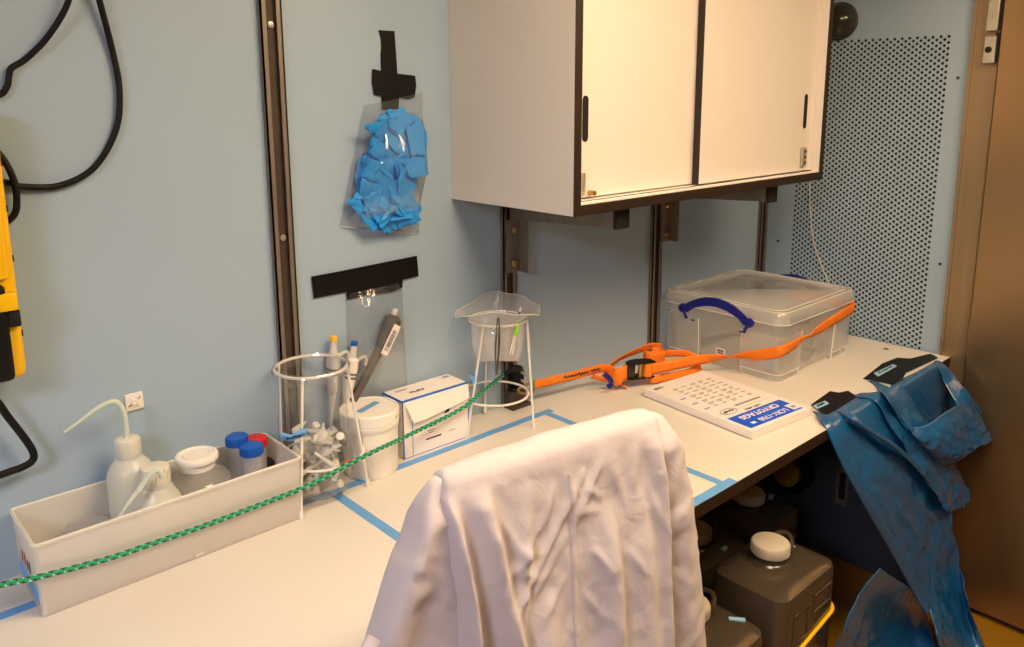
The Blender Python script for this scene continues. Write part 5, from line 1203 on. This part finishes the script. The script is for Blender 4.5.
# standing folds of the back panel: centre line (z, u), height, half-width, top fade
RIDGES = [([(1.04, .003), (.97, .012), (.90, .022), (.82, .027), (.5, .04)], .020, .011, 1.03, .45),
          ([(1.04, .048), (.97, .058), (.885, .070), (.80, .088), (.5, .12)], .017, .013, 1.03, .5),
          ([(1.03, .117), (.94, .107), (.86, .096), (.5, .09)], .010, .010, .99, .86),
          ([(.98, .240), (.92, .247), (.72, .252), (.4, .262)], .016, .016, .93, .4),
          ([(1.03, .343), (.89, .351), (.68, .360), (.4, .37)], .014, .012, 1.03, .4),
          ([(1.0, .30), (.80, .315), (.4, .33)], .010, .022, .93, .4),
          ([(.92, .150), (.7, .140), (.4, .14)], .010, .020, .84, .4)]
CREASES = [((.205, 1.005), (.105, .875), .0045, .006), ((.24, 1.02), (.19, .945), .004, .006), ((.13, .955), (.075, .90), .004, .005), ((.17, .93), (.10, .845), .0035, .006),
           ((.195, .955), (.225, .951), .003, .004), ((.12, .90), (.085, .86), .004, .005), ((.30, 1.01), (.285, .93), .004, .010), ((.26, 1.0), (.275, .95), .003, .008), ((.07, .99), (.10, .93), .003, .006),
           ((.215, .90), (.238, .86), .003, .005), ((.20, .84), (.225, .80), .003, .006), ((.155, 1.0), (.135, .95), .0035, .006), ((.085, .945), (.115, .925), .003, .005), ((.09, .915), (.12, .89), .003, .005), ((.13, .83), (.165, .87), .003, .006), ((.275, .88), (.30, .84), .003, .007), ((.32, .96), (.335, .90), .003, .006), ((.21, .985), (.235, .965), .003, .005)]
def fold(u, z):
    h = 0
    for path, A, w, top, bot in RIDGES:
        c = interp(path, z); d = u-c
        fade = max(0, min(1, (top+.03-z)/.09))*max(0, min(1, (z-bot+.06)/.08))
        ww = w*(1.5 if d < 0 else .75)
        h += 1.35*A*fade*math.exp(-(d/ww)**2)
    for a, b, A, w in CREASES:
        ax, az = b[0]-a[0], b[1]-a[1]; L2 = ax*ax+az*az
        f = max(0, min(1, ((u-a[0])*ax+(z-a[1])*az)/L2))
        dd = math.hypot(u-a[0]-f*ax, z-a[1]-f*az)
        h += 1.2*A*math.exp(-(dd/w)**2)*(1-(2*f-1)**2*.6)
    h += .0030*noise.noise(Vector((u*30, z*14, 2)))+.0022*ridged((u*1.0, z*.7, 7), 34)*.6
    return h
NZ = 130; ZB = .30
def coat():
    t = thing('lab_coat', K(.18, .03, ZB), 'white cotton lab coat draped over the back of the desk chair', 'coat')
    uL = [(1.06, .008), (1.03, .000), (.90, .006), (.82, .008), (.6, .0), (.3, -.02)]
    uR = [(1.06, .352), (1.03, .362), (.9, .366), (.68, .374), (.3, .40)]
    nF = [(1.06, .0), (1.03, -.002), (.9, -.012), (.7, -.028), (.3, -.05)]
    nB = [(1.06, .052), (1.03, .056), (.8, .066), (.3, .08)]
    rows = []
    N = 260
    for k in range(9):      # rounded top
        a = PI/2*(k+.3)/9.3
        s = sin(a); z = 1.034+.023*cos(a)
        c = .028; lp = super_loop(.016+.0-(.012*s), .344+.015*s, c-c*s, c+c*s*.95, .32, N)
        rows.append([K(u, n, z+.003*noise.noise(Vector((u*20, n*20, 1)))-.004*((u-.18)/.18)**2) for u, n in lp])
    for k in range(1, NZ+1):
        z = 1.033-(1.033-ZB)*k/NZ
        a0, a1, b0, b1 = interp(uL, z), interp(uR, z), interp(nF, z), interp(nB, z)
        p = .32+.10*min(1, (1.03-z)/.3)
        lp = super_loop(a0, a1, b0, b1, p, N); row = []
        for u, n in lp:
            fr = max(0, min(1, ((b0+b1)/2-n)/((b1-b0)*.35)))
            bk = max(0, min(1, (n-(b0+b1)/2)/((b1-b0)*.35)))
            h = fold(u, z)*fr*min(1, k/4)
            row.append(K(u, n-h-bk*.004*noise.noise(Vector((u*25, z*6, 5))), z))
        rows.append(row)
    b = MB(); g = b.grid(rows, close_u=True); b.bm.faces.new(g[0][::-1])
    body = b.build('body', M['coat'], t, auto=180)
    # stitched centre seam standing just proud of the panel
    sm = []
    for k in range(90):
        z = 1.012-(1.012-ZB)*k/89; u = .191
        f0 = interp(nF, z)-.0012
        sm.append([K(u+du, f0-fold(u+du, z)*min(1, (1.033-z)/.022)-h, z) for du, h in ((-.0115, -.0014), (-.011, .0002), (-.006, .0006), (-.001, .0002), (0, -.0014))])
    q = MB(); q.grid(sm); q.build('centre_seam', M['coat'], body, auto=180)
    def sleeve(outer, inner, n0, n1, seam, seed, name='sleeve'):
        rows = []
        zs = [1.045-(1.045-.36)*k/90 for k in range(91)]
        for k, z in enumerate(zs):
            uo, ui = interp(outer, z), interp(inner, z)
            lo, hi = min(uo, ui), max(uo, ui)
            q = min(1, .25+k/8)
            nc = (n0+n1)/2; d = (n1-n0)/2*q
            lp = super_loop(lo, hi, nc-d, nc+d, .62, 90); row = []
            for u, n in lp:
                fr = max(0, min(1, (nc-n)/(d*.6)))
                wv = .007*sin((u-lo)/(hi-lo)*7+seed)*min(1, k/20)+.004*noise.noise(Vector((u*22+seed, z*7, 1)))+.0025*ridged((u, z, seed), 26)
                # shoulder seam: a raised band crossing the sleeve
                zsm = seam[0]+(u-lo)*seam[1]
                wv += .0035*math.exp(-((z-zsm)/.006)**2)+.003*math.exp(-((z-zsm+.022)/.012)**2)
                du = (.004*noise.noise(Vector((z*16+seed, 3, n*10)))) 
                row.append(K(u+du, n-wv*fr, z))
            rows.append(row)
        b = MB(); g = b.grid(rows, close_u=True); b.bm.faces.new(g[0][::-1]); 
        return b.build(name, M['coat'], t, auto=180)
    sleeve([(1.05, .002), (1.02, -.020), (.97, -.043), (.955, -.053), (.897, -.075), (.857, -.092), (.7, -.135), (.36, -.16)], [(1.05, .03), (.97, .032), (.9, .035), (.8, .04), (.36, .03)], -.004, .058, (.962, -.5), 1.3)
    sleeve([(1.05, .352), (1.038, .376), (.987, .411), (.903, .4385), (.843, .454), (.711, .479), (.60, .496), (.36, .52)], [(1.05, .33), (.9, .338), (.6, .35), (.36, .35)], -.004, .058, (.875, .35), 4.1)
    # turned-back cuff sticking out low on the left
    MB().tube(catmull([K(-.088, .02, .872), K(-.108, .012, .856), K(-.118, .010, .835), K(-.112, .012, .80)], 4), [.010]*4+[.016]*4+[.018]*4+[.012], 12, flat=.7).build('cuff', M['coat'], t)
coat()

# ================================================================ light and camera
ceiling_light(.90, .34, .60, .60, (1.0, .73, .44, 1), 22, 'square ceiling light over the middle of the bench')
ceiling_light(1.75, .03, .60, .60, (1.0, .70, .41, 1), 18, 'added warm square fill light, unseen, nearest the steel door')  # added unseen lamp that brightens cabinet front, end wall and liners
ceiling_light(-1.25, -.21, .60, .60, (.95, .90, 1.0, 1), 38, 'cooler square ceiling light out of sight to the left')
w = bpy.data.worlds.new('room_air'); w.use_nodes = True
w.node_tree.nodes['Background'].inputs[0].default_value = (.5, .5, .5, 1); w.node_tree.nodes['Background'].inputs[1].default_value = .02
bpy.context.scene.world = w

cam = bpy.data.cameras.new('camera'); co = bpy.data.objects.new('camera', cam); C.objects.link(co)
cam.sensor_width = 36; cam.sensor_fit = 'HORIZONTAL'; cam.lens = 36*807.17/1024; cam.shift_y = -.07293; cam.clip_start = .02
R3 = Matrix(((0.7360648, 0.1308653, -0.6641407), (-0.6769033, 0.1375984, -0.7230966), (-0.0032436, 0.9818050, 0.1898644)))
co.matrix_world = Matrix.Translation((0, 0, 1.5)) @ R3.to_4x4()
sc = bpy.context.scene
sc.camera = co
sc.view_settings.view_transform = 'Standard'; sc.view_settings.look = 'None'; sc.view_settings.gamma = 1; sc.view_settings.exposure = 0
sc.view_settings.use_curve_mapping = False
sc.cycles.use_denoising = True
sc.cycles.max_bounces = 14; sc.cycles.transparent_max_bounces = 24; sc.cycles.diffuse_bounces = 5; sc.cycles.glossy_bounces = 4
sc.cycles.sample_clamp_indirect = 6; sc.cycles.caustics_reflective = False; sc.cycles.caustics_refractive = False
